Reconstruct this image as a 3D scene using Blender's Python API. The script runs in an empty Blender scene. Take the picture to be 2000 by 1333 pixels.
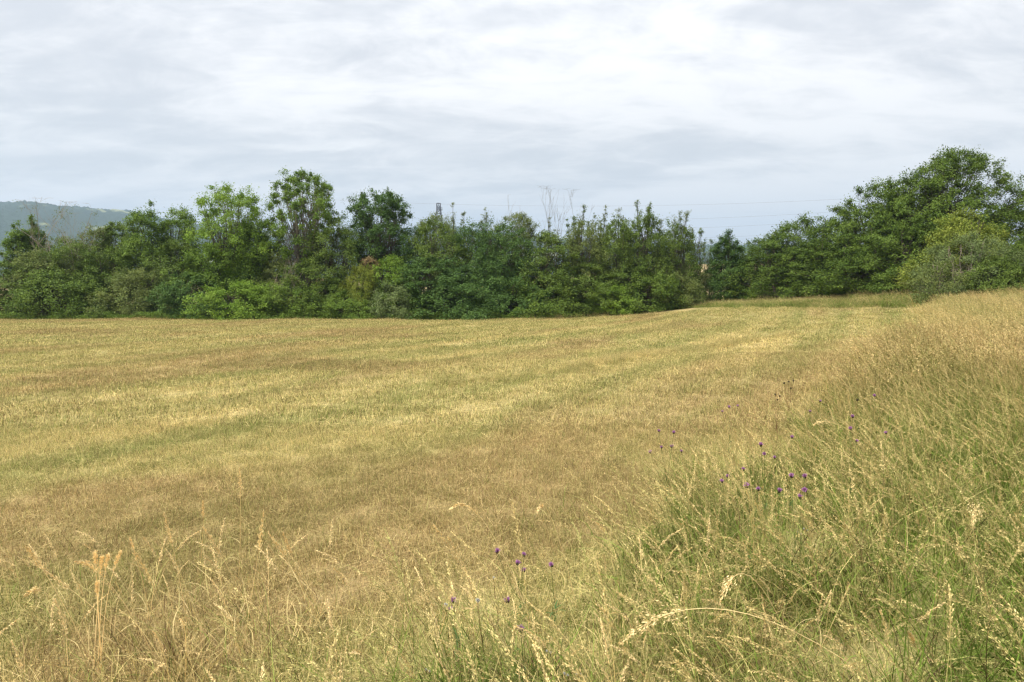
import bpy, math, random
import numpy as np
from mathutils import Vector

R = np.random.default_rng(7)
scene = bpy.context.scene
COL = scene.collection

# ------------------------------------------------------------------ camera
PITCH = math.radians(6.9)
CAMH = 1.72
FPX = 1333.3
cam_d = bpy.data.cameras.new('camera'); cam_d.lens = 24; cam_d.sensor_width = 36
cam_d.clip_start = 0.05; cam_d.clip_end = 30000
cam = bpy.data.objects.new('camera', cam_d); COL.objects.link(cam)
cam.location = (0, 0, CAMH); cam.rotation_euler = (math.pi/2 - PITCH, 0, 0)
scene.camera = cam

# ------------------------------------------------------------------ world
SUN_EL, SUN_AZ = math.radians(60), math.radians(-118)     # azimuth from +Y towards +X
w = bpy.data.worlds.new('World'); scene.world = w; w.use_nodes = True
nt = w.node_tree; N = nt.nodes; L = nt.links
bg = N['Background']; bg.inputs['Strength'].default_value = 0.10
def node(tree, kind, **kw):
    n = tree.nodes.new(kind)
    for k, v in kw.items(): setattr(n, k, v)
    return n
def mth(tree, op, a, b=None, c=None, clamp=False):
    n = tree.nodes.new('ShaderNodeMath'); n.operation = op; n.use_clamp = clamp
    for i, v in enumerate((a, b, c)):
        if v is None: continue
        if isinstance(v, (int, float)): n.inputs[i].default_value = v
        else: tree.links.new(v, n.inputs[i])
    return n.outputs[0]
def mixc(tree, f, a, b, mode='MIX'):
    n = tree.nodes.new('ShaderNodeMix'); n.data_type = 'RGBA'; n.blend_type = mode
    for s, v in ((n.inputs[0], f), (n.inputs[6], a), (n.inputs[7], b)):
        if isinstance(v, (int, float)): s.default_value = v
        elif isinstance(v, tuple): s.default_value = (*v, 1)
        else: tree.links.new(v, s)
    return n.outputs[2]
def ramp(tree, f, stops):
    n = tree.nodes.new('ShaderNodeMapRange'); n.interpolation_type = 'SMOOTHSTEP'
    n.inputs[1].default_value = stops[0]; n.inputs[2].default_value = stops[1]
    tree.links.new(f, n.inputs[0]); return n.outputs[0]
def noise(tree, vec, scale, detail=4, rough=.5, dist=0, dim='3D'):
    n = tree.nodes.new('ShaderNodeTexNoise'); n.noise_dimensions = dim
    n.inputs['Scale'].default_value = scale; n.inputs['Detail'].default_value = detail
    n.inputs['Roughness'].default_value = rough; n.inputs['Distortion'].default_value = dist
    if vec is not None: tree.links.new(vec, n.inputs['Vector'])
    return n.outputs['Fac']
sky = node(nt, 'ShaderNodeTexSky', sky_type='NISHITA', sun_disc=False)
sky.sun_elevation = SUN_EL; sky.sun_rotation = SUN_AZ
sky.air_density = 1.0; sky.dust_density = 2.0
tc = node(nt, 'ShaderNodeTexCoord'); sx = node(nt, 'ShaderNodeSeparateXYZ')
L.new(tc.outputs['Generated'], sx.inputs[0])
zc = mth(nt, 'MAXIMUM', sx.outputs[2], 0.0)
zz = mth(nt, 'ADD', zc, 0.20)
cxyz = node(nt, 'ShaderNodeCombineXYZ')
L.new(mth(nt, 'DIVIDE', sx.outputs[0], zz), cxyz.inputs[0])
L.new(mth(nt, 'DIVIDE', sx.outputs[1], zz), cxyz.inputs[1])
mp = node(nt, 'ShaderNodeMapping'); L.new(cxyz.outputs[0], mp.inputs[0])
mp.inputs['Location'].default_value = (3.4, 1.3, 0); mp.inputs['Rotation'].default_value = (0, 0, math.radians(24))
mp.inputs['Scale'].default_value = (0.75, 1.25, 1)
n1 = noise(nt, mp.outputs[0], 0.55, 5, .55, 1.0)
n2 = noise(nt, mp.outputs[0], 2.0, 7, .62, 1.0)
n3 = noise(nt, mp.outputs[0], 5.0, 6, .65, .9)
cl = mth(nt, 'ADD', mth(nt, 'MULTIPLY', n1, .54), mth(nt, 'ADD', mth(nt, 'MULTIPLY', n2, .30), mth(nt, 'MULTIPLY', n3, .16)))
cf = ramp(nt, cl, (0.41, 0.57))
cloud = mixc(nt, cf, (4.45, 4.6, 4.85), (6.7, 6.64, 6.62))
hz = ramp(nt, sx.outputs[2], (0.02, 0.27))
cloud = mixc(nt, hz, mixc(nt, cf, (4.7, 4.98, 5.2), (6.1, 6.2, 6.27)), cloud)
zen = mth(nt, 'MULTIPLY_ADD', zc, .75, 0.76)            # overcast sky brightens towards the zenith
cloud = mixc(nt, 1.0, cloud, (0, 0, 0), 'MIX') if False else cloud
vm = node(nt, 'ShaderNodeVectorMath', operation='SCALE'); L.new(cloud, vm.inputs[0]); L.new(zen, vm.inputs['Scale'])
fin = mixc(nt, 0.96, sky.outputs[0], vm.outputs[0])
L.new(fin, bg.inputs['Color'])

sun_d = bpy.data.lights.new('sun', 'SUN'); sun_d.energy = 3.3; sun_d.angle = math.radians(12); sun_d.color = (1, .945, .85)
sun = bpy.data.objects.new('sun', sun_d); COL.objects.link(sun)
sdir = Vector((math.sin(SUN_AZ)*math.cos(SUN_EL), math.cos(SUN_AZ)*math.cos(SUN_EL), math.sin(SUN_EL)))
sun.rotation_euler = sdir.to_track_quat('Z', 'Y').to_euler(); sun.location = (-30, -20, 60)

scene.view_settings.view_transform = 'Standard'; scene.view_settings.look = 'None'
scene.view_settings.exposure = 0.86; scene.view_settings.gamma = 1.0
scene.view_settings.use_curve_mapping = False
scene.render.engine = 'CYCLES'
cy = scene.cycles
cy.use_denoising = True; cy.denoiser = 'OPENIMAGEDENOISE'; cy.denoising_input_passes = 'RGB_ALBEDO_NORMAL'; cy.denoising_prefilter = 'ACCURATE'
cy.max_bounces = 6; cy.diffuse_bounces = 3; cy.glossy_bounces = 2; cy.transmission_bounces = 3
cy.transparent_max_bounces = 4; cy.volume_bounces = 0; cy.use_adaptive_sampling = False
cy.caustics_reflective = False; cy.caustics_refractive = False
cy.pixel_filter_type = 'BLACKMAN_HARRIS'; cy.filter_width = 1.4

# ------------------------------------------------------------------ geometry helpers
def sp(x, k=1.0): return np.logaddexp(0, np.asarray(x, float)*k)/k
def ss(a, b, x):
    t = np.clip((np.asarray(x, float)-a)/(b-a), 0, 1); return t*t*(3-2*t)
def dbank(x, y):                       # metres to the right of the mowing line
    yy = np.clip(y, -20, 50)
    return (x-(0.53*yy-2.2))/1.13
_w = [(q.uniform(0, 6.28), q.uniform(.25, 1.5), q.uniform(0, 6.28)) for q in [random.Random(4)] for _ in range(16)]
def und(x, y):                         # small irregular undulation of the ground
    v = 0
    for a, f, p in _w: v = v+np.sin((x*math.cos(a)+y*math.sin(a))*f+p)*.016/(f+.25)
    return v
def height(x, y):
    x = np.asarray(x, float); y = np.asarray(y, float)
    yl = np.minimum(y, 80)
    z = -0.0585*np.maximum(yl, -25)
    z = z + 0.09*np.minimum(sp(dbank(x, y), 1.2), 26)*(1-ss(60, 100, y))
    z = z + 0.09*np.minimum(sp(x-6, .5), 60)*ss(18, 60, y)
    z = z + und(x, y)*np.exp(-np.maximum(np.hypot(x, y)-60, 0)/40)*ss(.2, 3, np.hypot(x, y))
    z = z*(1-ss(160, 700, y)) - 38*ss(160, 1000, y)
    z = z - 38*ss(200, 1200, np.abs(x))*(1-ss(160, 1000, y))
    return z
H0 = float(height(0, 0))
CAM = np.array([0, 0, CAMH]); cam.location.z = CAMH
FW = np.array([0, math.cos(PITCH), -math.sin(PITCH)]); UP = np.array([0, math.sin(PITCH), math.cos(PITCH)])
def ray(px, py):
    return FW + (px-1000)/FPX*np.array([1., 0, 0]) + (666.5-py)/FPX*UP
def on_ground(px, py, h=0.0):          # where the line of sight meets the ground raised by h
    d = ray(px, py); t = 0.5
    for _ in range(4000):
        p = CAM+d*t
        if p[2] <= height(p[0], p[1])+h: break
        t += .02 + t*.002
    return CAM+d*t
def at_depth(px, py, y):
    d = ray(px, py); return CAM+d*(y/d[1])

def mesh_np(name, V, Q, tone=None, smooth=False):
    V = np.asarray(V, np.float32); Q = np.asarray(Q, np.int32)
    me = bpy.data.meshes.new(name)
    n = Q.shape[1]
    me.vertices.add(len(V)); me.vertices.foreach_set('co', V.ravel())
    me.loops.add(Q.size); me.loops.foreach_set('vertex_index', Q.ravel())
    me.polygons.add(len(Q)); me.polygons.foreach_set('loop_start', np.arange(0, Q.size, n, dtype=np.int32))
    if smooth: me.polygons.foreach_set('use_smooth', np.ones(len(Q), bool))
    me.update(calc_edges=True)
    if tone is not None:
        a = me.attributes.new('tone', 'FLOAT_COLOR', 'POINT')
        t = np.ones((len(V), 4), np.float32); t[:, :tone.shape[1]] = tone
        a.data.foreach_set('color', t.ravel())
    return me
class Geo:
    def __init__(s): s.V = []; s.Q = []; s.T = []; s.n = 0
    def add(s, V, Q, T=None):
        V = np.asarray(V, float).reshape(-1, 3)
        s.V.append(V); s.Q.append(np.asarray(Q).reshape(-1, 4)+s.n)
        s.T.append(np.zeros((len(V), 3))+.5 if T is None else np.broadcast_to(T, (len(V), 3)) if np.ndim(T) == 1 else T)
        s.n += len(V)
    def mesh(s, name, smooth=False):
        return mesh_np(name, np.concatenate(s.V), np.concatenate(s.Q), np.concatenate(s.T), smooth)
    def obj(s, name, mat, parent=None, loc=None, smooth=False):
        me = s.mesh(name, smooth); me.materials.append(mat)
        return link(name, me, parent, loc)
def link(name, me, parent=None, loc=None):
    o = bpy.data.objects.new(name, me); COL.objects.link(o)
    if loc is not None: o.location = loc
    if parent is not None: o.parent = parent
    return o
def tag(o, label=None, cat=None, group=None, kind=None):
    for k, v in (('label', label), ('category', cat), ('group', group), ('kind', kind)):
        if v: o[k] = v
    return o
def nrm(v): return v/np.maximum(np.linalg.norm(v, axis=-1, keepdims=True), 1e-9)

def ribbons(g, base, d0, length, bend, K, width, tone, side=None, tipw=.12):
    """N curved tapering blades of K joints."""
    n = len(base); d = nrm(d0.copy()); pts = [base]; p = base.copy()
    step = (length/(K-1))[:, None]
    for k in range(K-1):
        p = p+d*step; pts.append(p); d = nrm(d+bend)
    P = np.stack(pts, 1)
    if side is None:
        a = R.uniform(0, 2*np.pi, n); side = np.stack([np.cos(a), np.sin(a), np.zeros(n)], 1)
    tp = np.linspace(1, 0, K)**.7; tp = np.maximum(tp, tipw)
    W = (width[:, None]*tp)[:, :, None]*side[:, None, :]*.5
    V = np.stack([P-W, P+W], 2)                       # n,K,2,3
    idx = np.arange(n)[:, None]*K*2+np.arange(K-1)[None]*2
    Q = np.stack([idx, idx+1, idx+3, idx+2], -1)
    T = np.repeat(tone[:, None, :], K*2, 1)
    g.add(V.reshape(-1, 3), Q.reshape(-1, 4), T.reshape(-1, 3))
    return P, d
def leaves(g, C, axis, nor, ln, wd, tone):
    """kite-shaped leaves, base at C"""
    a = nrm(axis); s = nrm(np.cross(a, nor)); u = np.cross(s, a)
    l = ln[:, None]; w_ = wd[:, None]
    V = np.stack([C, C+a*l*.5+s*w_*.5+u*l*.08, C+a*l-u*l*.06, C+a*l*.5-s*w_*.5+u*l*.08], 1)
    Q = np.arange(len(C))[:, None]*4+np.arange(4)
    g.add(V.reshape(-1, 3), Q, np.repeat(tone[:, None], 4, 1).reshape(-1, 3))
def tubes(g, P, r, S, tone=None):
    """P n,K,3 ; r n,K"""
    n, K, _ = P.shape
    t = nrm(np.gradient(P, axis=1))
    ref = np.where(np.abs(t[..., 2:3]) > .85, np.array([1., 0, 0]), np.array([0, 0, 1.]))
    a = nrm(np.cross(t, ref)); b = np.cross(t, a)
    th = np.arange(S)/S*2*np.pi
    V = P[:, :, None]+r[:, :, None, None]*(np.cos(th)[:, None]*a[:, :, None]+np.sin(th)[:, None]*b[:, :, None])
    i = np.arange(n)[:, None, None]*K*S+np.arange(K-1)[None, :, None]*S
    j = np.arange(S)[None, None]; j2 = (j+1) % S
    Q = np.stack([i+j, i+j2, i+S+j2, i+S+j], -1).reshape(-1, 4)
    T = None if tone is None else np.repeat(np.broadcast_to(tone, (n, 3))[:, None], K*S, 1).reshape(-1, 3)
    g.add(V.reshape(-1, 3), Q, T)
def tube1(g, pts, r, S=5, tone=None):
    pts = np.asarray(pts, float); r = np.broadcast_to(np.asarray(r, float), (len(pts),))
    tubes(g, pts[None], r[None], S, tone)
def curve_pts(a, b, bow, K=5):
    t = np.linspace(0, 1, K)[None, :, None]
    return a[:, None]*(1-t)+b[:, None]*t+bow[:, None]*(4*t*(1-t))*.5
def box(g, lo, hi, tone=None):
    x0, y0, z0 = lo; x1, y1, z1 = hi
    V = [(x0,y0,z0),(x1,y0,z0),(x1,y1,z0),(x0,y1,z0),(x0,y0,z1),(x1,y0,z1),(x1,y1,z1),(x0,y1,z1)]
    g.add(V, [(0,3,2,1),(4,5,6,7),(0,1,5,4),(1,2,6,5),(2,3,7,6),(3,0,4,7)], tone)

# ------------------------------------------------------------------ materials
def newmat(name):
    m = bpy.data.materials.new(name); m.use_nodes = True
    return m, m.node_tree, m.node_tree.nodes['Principled BSDF']
def uv_at(px, py):                      # coordinates across and along the mowing direction under a photo pixel
    p = on_ground(px, py); q = math.radians(27.9); return p[0]*math.cos(q)-p[1]*math.sin(q), p[0]*math.sin(q)+p[1]*math.cos(q)
def stand(p0, p1, wd, k):
    a, b = uv_at(*p0), uv_at(*p1)
    return ((a[0]+b[0])/2, (a[1]+b[1])/2, max(wd, abs(a[0]-b[0])*.6), max(wd, abs(a[1]-b[1])*.6), k)
STANDS = [stand((420, 722), (800, 712), 1.6, 2.4), stand((20, 742), (420, 735), 1.2, .8), stand((880, 960), (1200, 960), 1.4, 1.2), stand((500, 1080), (900, 1040), 1.3, 1.1),
          stand((20, 980), (420, 1010), 1.0, .9), stand((100, 1180), (620, 1160), .9, 1.0), stand((60, 1290), (560, 1290), .6, .9), stand((850, 748), (1180, 705), .7, -1.0), stand((1150, 712), (1330, 686), .45, -2.2), stand((1330, 686), (1560, 650), .4, -1.8), stand((30, 870), (560, 800), .7, -.8),
          stand((620, 660), (900, 655), 1.5, .9), stand((60, 650), (250, 650), 2.5, 1.0)]
def field_factors(t):
    """large patches of the mown field in world space: dryness, redness, lightness"""
    geo = node(t, 'ShaderNodeNewGeometry')
    rot = node(t, 'ShaderNodeVectorRotate', rotation_type='Z_AXIS'); rot.inputs['Angle'].default_value = math.radians(27.9)
    t.links.new(geo.outputs['Position'], rot.inputs['Vector'])
    m = node(t, 'ShaderNodeMapping'); t.links.new(rot.outputs[0], m.inputs[0]); m.inputs['Scale'].default_value = (1, .10, 0)
    m2 = node(t, 'ShaderNodeMapping'); t.links.new(rot.outputs[0], m2.inputs[0]); m2.inputs['Scale'].default_value = (1, .26, 0); m2.inputs['Location'].default_value = (31, 7, 0)
    a = noise(t, m.outputs[0], .9, 5, .65, .5)           # swaths
    b = noise(t, m2.outputs[0], .22, 4, .55, .8)         # broad patches
    c = noise(t, m2.outputs[0], 3.0, 4, .7, 0)           # tufts
    # stands of brown and reddish grass where the field has them:  along, across, half length, half width, strength
    sp_ = node(t, 'ShaderNodeSeparateXYZ'); t.links.new(rot.outputs[0], sp_.inputs[0])
    strp = mth(t, 'SINE', mth(t, 'MULTIPLY_ADD', sp_.outputs[0], 2*math.pi/2.7, mth(t, 'MULTIPLY', b, 5.0)))
    a = mth(t, 'MULTIPLY_ADD', strp, .11, a)
    wob = mth(t, 'MULTIPLY', mth(t, 'SUBTRACT', noise(t, m2.outputs[0], .8, 3, .6), .5), 1.6)
    for (cu, cv, ru, rv, k_) in STANDS:
        du = mth(t, 'DIVIDE', mth(t, 'SUBTRACT', sp_.outputs[0], cu), ru); dv = mth(t, 'DIVIDE', mth(t, 'SUBTRACT', sp_.outputs[1], cv), rv)
        q = mth(t, 'ADD', mth(t, 'MULTIPLY', du, du), mth(t, 'MULTIPLY', dv, dv)); q = mth(t, 'ADD', q, wob)
        f = mth(t, 'SUBTRACT', 1.0, ramp(t, q, (.2, 1.6)))
        b = mth(t, 'MULTIPLY_ADD', f, .16*k_, b); a = mth(t, 'MULTIPLY_ADD', f, -.10*k_ if k_ > 0 else -.16*k_, a)
    return geo, a, b, c
def grass_colour(t, dry, red, var, a, b, c, dgain=1.5, gr=(0.235, 0.275, 0.07), st=(0.72, 0.58, 0.27), rg=1.0):
    green = gr; straw = st; rust = (0.40, 0.235, 0.125)
    d = mth(t, 'ADD', dry, mth(t, 'MULTIPLY', mth(t, 'SUBTRACT', a, .5), dgain))
    d = mth(t, 'ADD', d, mth(t, 'MULTIPLY', mth(t, 'SUBTRACT', c, .5), .8), None, True)
    colr = mixc(t, d, green, straw)
    rf = mth(t, 'MULTIPLY', ramp(t, b, (.46, .66)), red, None, True)
    colr = mixc(t, rf, colr, rust)
    colr = mixc(t, ramp(t, red, (.86*rg, .90*rg)), colr, (.15, .095, .045))       # dead brown blades among the rest
    v = node(t, 'ShaderNodeVectorMath', operation='SCALE'); t.links.new(colr, v.inputs[0])
    t.links.new(mth(t, 'MULTIPLY_ADD', var, 1.2, .28), v.inputs['Scale'])
    return v.outputs[0]
def leaf_shader(t, bsdf, colr, trans=.3, rough=.7):
    t.links.new(colr, bsdf.inputs['Base Color'])
    bsdf.inputs['Roughness'].default_value = rough; bsdf.inputs['Specular IOR Level'].default_value = .12
    tr = node(t, 'ShaderNodeBsdfTranslucent'); t.links.new(colr, tr.inputs[0])
    mx = node(t, 'ShaderNodeMixShader'); mx.inputs[0].default_value = trans
    t.links.new(bsdf.outputs[0], mx.inputs[1]); t.links.new(tr.outputs[0], mx.inputs[2])
    t.links.new(mx.outputs[0], t.nodes['Material Output'].inputs[0])
def make_grass_mat(name, dgain, dshift=0.0, redgain=1.0, gr=(0.235, 0.28, 0.07), tr=.36, st=(0.77, 0.615, 0.28)):
    m, t, b = newmat(name)
    at = node(t, 'ShaderNodeAttribute', attribute_name='tone'); s = node(t, 'ShaderNodeSeparateColor'); t.links.new(at.outputs['Color'], s.inputs[0])
    geo, fa, fb, fc = field_factors(t)
    colr = grass_colour(t, mth(t, 'ADD', s.outputs[0], dshift), mth(t, 'MULTIPLY', s.outputs[1], redgain), s.outputs[2], fa, fb, fc, dgain, gr, st, redgain)
    leaf_shader(t, b, colr, tr)
    return m
M_FIELD = make_grass_mat('mown grass', 1.25, -.05, .85)
M_TALL = make_grass_mat('tall grass', .7, -.08, .5, (.140, .215, .030), .18, (.70, .55, .25))
M_STALK = make_grass_mat('seed stalks', .2, .25, .05, (.2, .22, .05), .2, (.84, .655, .335))
m, t, b = newmat('grass soil'); M_GROUND = m
geo, fa, fb, fc = field_factors(t)
fine = noise(t, geo.outputs['Position'], 26, 5, .7)
near = grass_colour(t, mth(t, 'MULTIPLY_ADD', fine, .9, .05), mth(t, 'MULTIPLY_ADD', fine, .8, .1), mth(t, 'MULTIPLY', fine, .7), fa, fb, fc, 1.9)
near = mixc(t, .25, near, (.16, .11, .05))
sxy = node(t, 'ShaderNodeSeparateXYZ'); t.links.new(geo.outputs['Position'], sxy.inputs[0])
mpv = node(t, 'ShaderNodeMapping'); t.links.new(geo.outputs['Position'], mpv.inputs[0]); mpv.inputs['Scale'].default_value = (.006, .011, 0)
vor = node(t, 'ShaderNodeTexVoronoi'); t.links.new(mpv.outputs[0], vor.inputs['Vector']); vor.inputs['Scale'].default_value = 1.0
sc3 = node(t, 'ShaderNodeSeparateColor'); t.links.new(vor.outputs['Color'], sc3.inputs[0])
far = mixc(t, ramp(t, sc3.outputs[0], (.25, .5)), (.07, .13, .035), (.40, .34, .15))
far = mixc(t, ramp(t, sc3.outputs[1], (.7, .72)), far, (.035, .06, .02))
fm = ramp(t, sxy.outputs[1], (260, 300))
stub = mixc(t, fine, (.28, .22, .11), (.35, .275, .15))
bm = ramp(t, sxy.outputs[1], (72, 76))
colr = mixc(t, fm, mixc(t, bm, near, stub), far)
t.links.new(colr, b.inputs['Base Color']); b.inputs['Roughness'].default_value = .95; b.inputs['Specular IOR Level'].default_value = .1
bmp = node(t, 'ShaderNodeBump'); bmp.inputs['Strength'].default_value = .6; bmp.inputs['Distance'].default_value = .03
t.links.new(fine, bmp.inputs['Height']); t.links.new(bmp.outputs[0], b.inputs['Normal'])

m, t, b = newmat('wooded hills'); M_HILL = m
geo = node(t, 'ShaderNodeNewGeometry')
f1 = noise(t, geo.outputs['Position'], .0025, 5, .6); f2 = noise(t, geo.outputs['Position'], .05, 4, .7)
mq = node(t, 'ShaderNodeMapping'); t.links.new(geo.outputs['Position'], mq.inputs[0]); mq.inputs['Scale'].default_value = (.004, .004, .012)
f3 = noise(t, mq.outputs[0], 1.0, 3, .5, .3)
colr = mixc(t, f2, (.022, .040, .022), (.045, .070, .038))
colr = mixc(t, ramp(t, f3, (.60, .66)), colr, (.22, .24, .12))
t.links.new(colr, b.inputs['Base Color']); b.inputs['Roughness'].default_value = 1; b.inputs['Specular IOR Level'].default_value = 0
bmp = node(t, 'ShaderNodeBump'); bmp.inputs['Strength'].default_value = 1; bmp.inputs['Distance'].default_value = 14
t.links.new(f2, bmp.inputs['Height']); t.links.new(bmp.outputs[0], b.inputs['Normal'])

def simple(name, colr, rough=.8, metal=0, var=.25, scale=20, spec=.3):
    m, t, b = newmat(name)
    tcn = node(t, 'ShaderNodeTexCoord'); f = noise(t, tcn.outputs['Object'], scale, 4, .6)
    lo = tuple(c*(1-var) for c in colr); hi = tuple(min(1, c*(1+var)) for c in colr)
    t.links.new(mixc(t, f, lo, hi), b.inputs['Base Color'])
    b.inputs['Roughness'].default_value = rough; b.inputs['Metallic'].default_value = metal; b.inputs['Specular IOR Level'].default_value = spec
    return m
M_BARK = simple('bark', (.085, .07, .05), .9, 0, .4, 6)
M_PALEBARK = simple('pale bark', (.20, .175, .14), .9, 0, .35, 5)
M_DEAD = simple('dead wood', (.27, .225, .175), .9, 0, .3, 8)
M_TWIG = simple('dark twigs', (.13, .10, .08), .9, 0, .3, 8)
M_STEEL = simple('dark steel', (.10, .11, .14), .6, .3, .2, .5)
M_WIRE = simple('aluminium wire', (.16, .17, .19), .5, .3, .1, 1)

def leafmat(name, c1, c2, trans=.30):
    m, t, b = newmat(name)
    at = node(t, 'ShaderNodeAttribute', attribute_name='tone'); s = node(t, 'ShaderNodeSeparateColor'); t.links.new(at.outputs['Color'], s.inputs[0])
    col1 = mixc(t, s.outputs[0], c1, c2)
    col1 = mixc(t, mth(t, 'MULTIPLY', ramp(t, s.outputs[1], (.93, 1.0)), .5), col1, (.20, .17, .05))
    v = node(t, 'ShaderNodeVectorMath', operation='SCALE'); t.links.new(col1, v.inputs[0])
    t.links.new(mth(t, 'MULTIPLY_ADD', s.outputs[2], .65, 1.02), v.inputs['Scale'])
    leaf_shader(t, b, v.outputs[0], trans, .55)
    return m
LM = {
 'ash':    leafmat('ash leaves', (.067, .120, .017), (.140, .205, .032), .30),
 'bright': leafmat('bright leaves', (.092, .165, .020), (.180, .260, .036), .32),
 'mid':    leafmat('mid green leaves', (.057, .096, .017), (.119, .165, .030), .28),
 'dark':   leafmat('dark leaves', (.038, .078, .018), (.080, .136, .030), .24),
 'olive':  leafmat('olive leaves', (.075, .108, .028), (.148, .175, .048), .28),
 'grey':   leafmat('greyish leaves', (.078, .110, .036), (.140, .178, .062), .25),
 'deep':   leafmat('deep green leaves', (.046, .084, .013), (.108, .155, .024), .25),
 'hazel':  leafmat('yellowish leaves', (.105, .145, .020), (.200, .225, .038), .30),
 'bronze': leafmat('bronze leaves', (.11, .085, .040), (.18, .13, .06), .25),
}

# ------------------------------------------------------------------ ground and hills
def spaced(a, b, n, s):
    u = np.linspace(np.arcsinh(a/s), np.arcsinh(b/s), n); return np.sinh(u)*s
gx = spaced(-5000, 5000, 420, 14); gy = spaced(-600, 6000, 380, 14)
X, Y = np.meshgrid(gx, gy)
Z = height(X, Y)
n0, n1_ = len(gy), len(gx)
i = (np.arange(n0-1)[:, None]*n1_+np.arange(n1_-1)[None]).ravel()
Q = np.stack([i, i+1, i+1+n1_, i+n1_], 1)
me = mesh_np('ground', np.stack([X, Y, Z], -1).reshape(-1, 3), Q, None, True); me.materials.append(M_GROUND)
tag(link('ground', me), kind='structure')

az_px = np.array([-400, 0, 60, 150, 250, 330, 420, 500, 560, 640, 760, 880, 960, 1070, 1180, 1280, 1380, 1480, 1620, 1800, 2400])
az_py = np.array([388, 395, 398, 404, 412, 430, 441, 448, 452, 452, 446, 440, 452, 463, 470, 474, 476, 476, 480, 484, 474])+4
def el_of(px, py):
    d = np.array([ray(a, b_) for a, b_ in zip(px, py)])
    return np.arctan2(d[:, 0], d[:, 1]), d[:, 2]/np.hypot(d[:, 0], d[:, 1])
A, E = el_of(az_px, az_py)
HR = 3000.0
aa = np.linspace(-1.3, 1.3, 700); rr = np.concatenate([np.linspace(1350, 3000, 70), np.linspace(3030, 4300, 16)])
elv = np.interp(aa, A, E)
AA, RR = np.meshgrid(aa, rr)
ridge = (elv*HR+CAMH)[None]
s_ = ss(1350, 3000, RR)
zr = -39+(ridge+39)*s_**.8
zr = np.where(RR > 3000, ridge-(RR-3000)*.09, zr)
roll = 5*np.sin(AA*41+RR*.004)*np.sin(RR*.006+AA*9)+3*np.sin(AA*97)*np.sin(RR*.011)
tops = R.normal(0, 3.2, AA.shape)+2.2*np.sin(AA*310)*np.sin(AA*177+1)
zr = zr+roll*ss(1350, 2000, RR)*(1-ss(2600, 3000, RR)) + tops*ss(1700, 2400, RR)
n0, n1_ = len(rr), len(aa)
i = (np.arange(n0-1)[:, None]*n1_+np.arange(n1_-1)[None]).ravel()
me = mesh_np('hills', np.stack([np.sin(AA)*RR, np.cos(AA)*RR, zr], -1).reshape(-1, 3), np.stack([i, i+1, i+1+n1_, i+n1_], 1), None, True)
me.materials.append(M_HILL); tag(link('hills', me), kind='structure')

g = Geo(); box(g, (-5200, -700, -45), (5200, 6200, 330))
hzm = bpy.data.materials.new('air haze'); hzm.use_nodes = True; t = hzm.node_tree
for nn in list(t.nodes):
    if nn.type != 'OUTPUT_MATERIAL': t.nodes.remove(nn)
pv = node(t, 'ShaderNodeVolumePrincipled'); pv.inputs['Density'].default_value = .00019
pv.inputs['Color'].default_value = (.60, .78, 1.0, 1); pv.inputs['Anisotropy'].default_value = .2
t.links.new(pv.outputs[0], t.nodes['Material Output'].inputs['Volume'])
HAZE = g.obj('haze', hzm); tag(HAZE, kind='stuff')

# ------------------------------------------------------------------ trees
def profile(kind, t):
    if kind == 'round':  return np.sqrt(np.clip(1-(2*t-1)**2, 0, 1))**.8
    if kind == 'dome':   return np.clip(1-t**2.4, 0, 1)**.6*(.82+.18*np.minimum(t*5, 1))
    if kind == 'column': return np.clip(1-np.abs(2*t-.9)**3, 0, 1)**.7*(1-.35*t)
    if kind == 'cone':   return np.clip(1-t, 0, 1)**.65*np.minimum(.75+t*2, 1)
    if kind == 'shoots': return np.ones_like(t)
    if kind == 'vase':   return (.35+.65*ss(0, .6, t))*np.clip(1-np.maximum(t-.55, 0)**2*4.4, 0, 1)**.6
def tree(name, label, px, top, wpx, Y, kind='round', mat='mid', cb=.15, seed=0, n=None, rc=None, leaf=.15, lpc=80, stems=3,
         flat=.9, cat='tree', group='trees and bushes of the hedge', bark=None, gap=0.0, lift=.25, depth=1.0, spike=.12, lean=0, base=None):
    tp = at_depth(px, top, Y); x = tp[0]; z0 = float(height(x, Y)) if base is None else base
    H = tp[2]-z0; rx = wpx/FPX*Y*.5*1.12
    root = bpy.data.objects.new(name, None); COL.objects.link(root); root.location = (x, Y, z0)
    tag(root, label, cat, group)
    for nm, me in tree_meshes(H, rx, rx*depth, kind, cb, seed, n, rc, leaf, lpc, stems, flat, gap, lift, spike, lean, cat, 300):
        me.materials.append(LM[mat] if nm == 'crown' else (bark or M_BARK)); link(nm, me, root)
    return root
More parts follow.
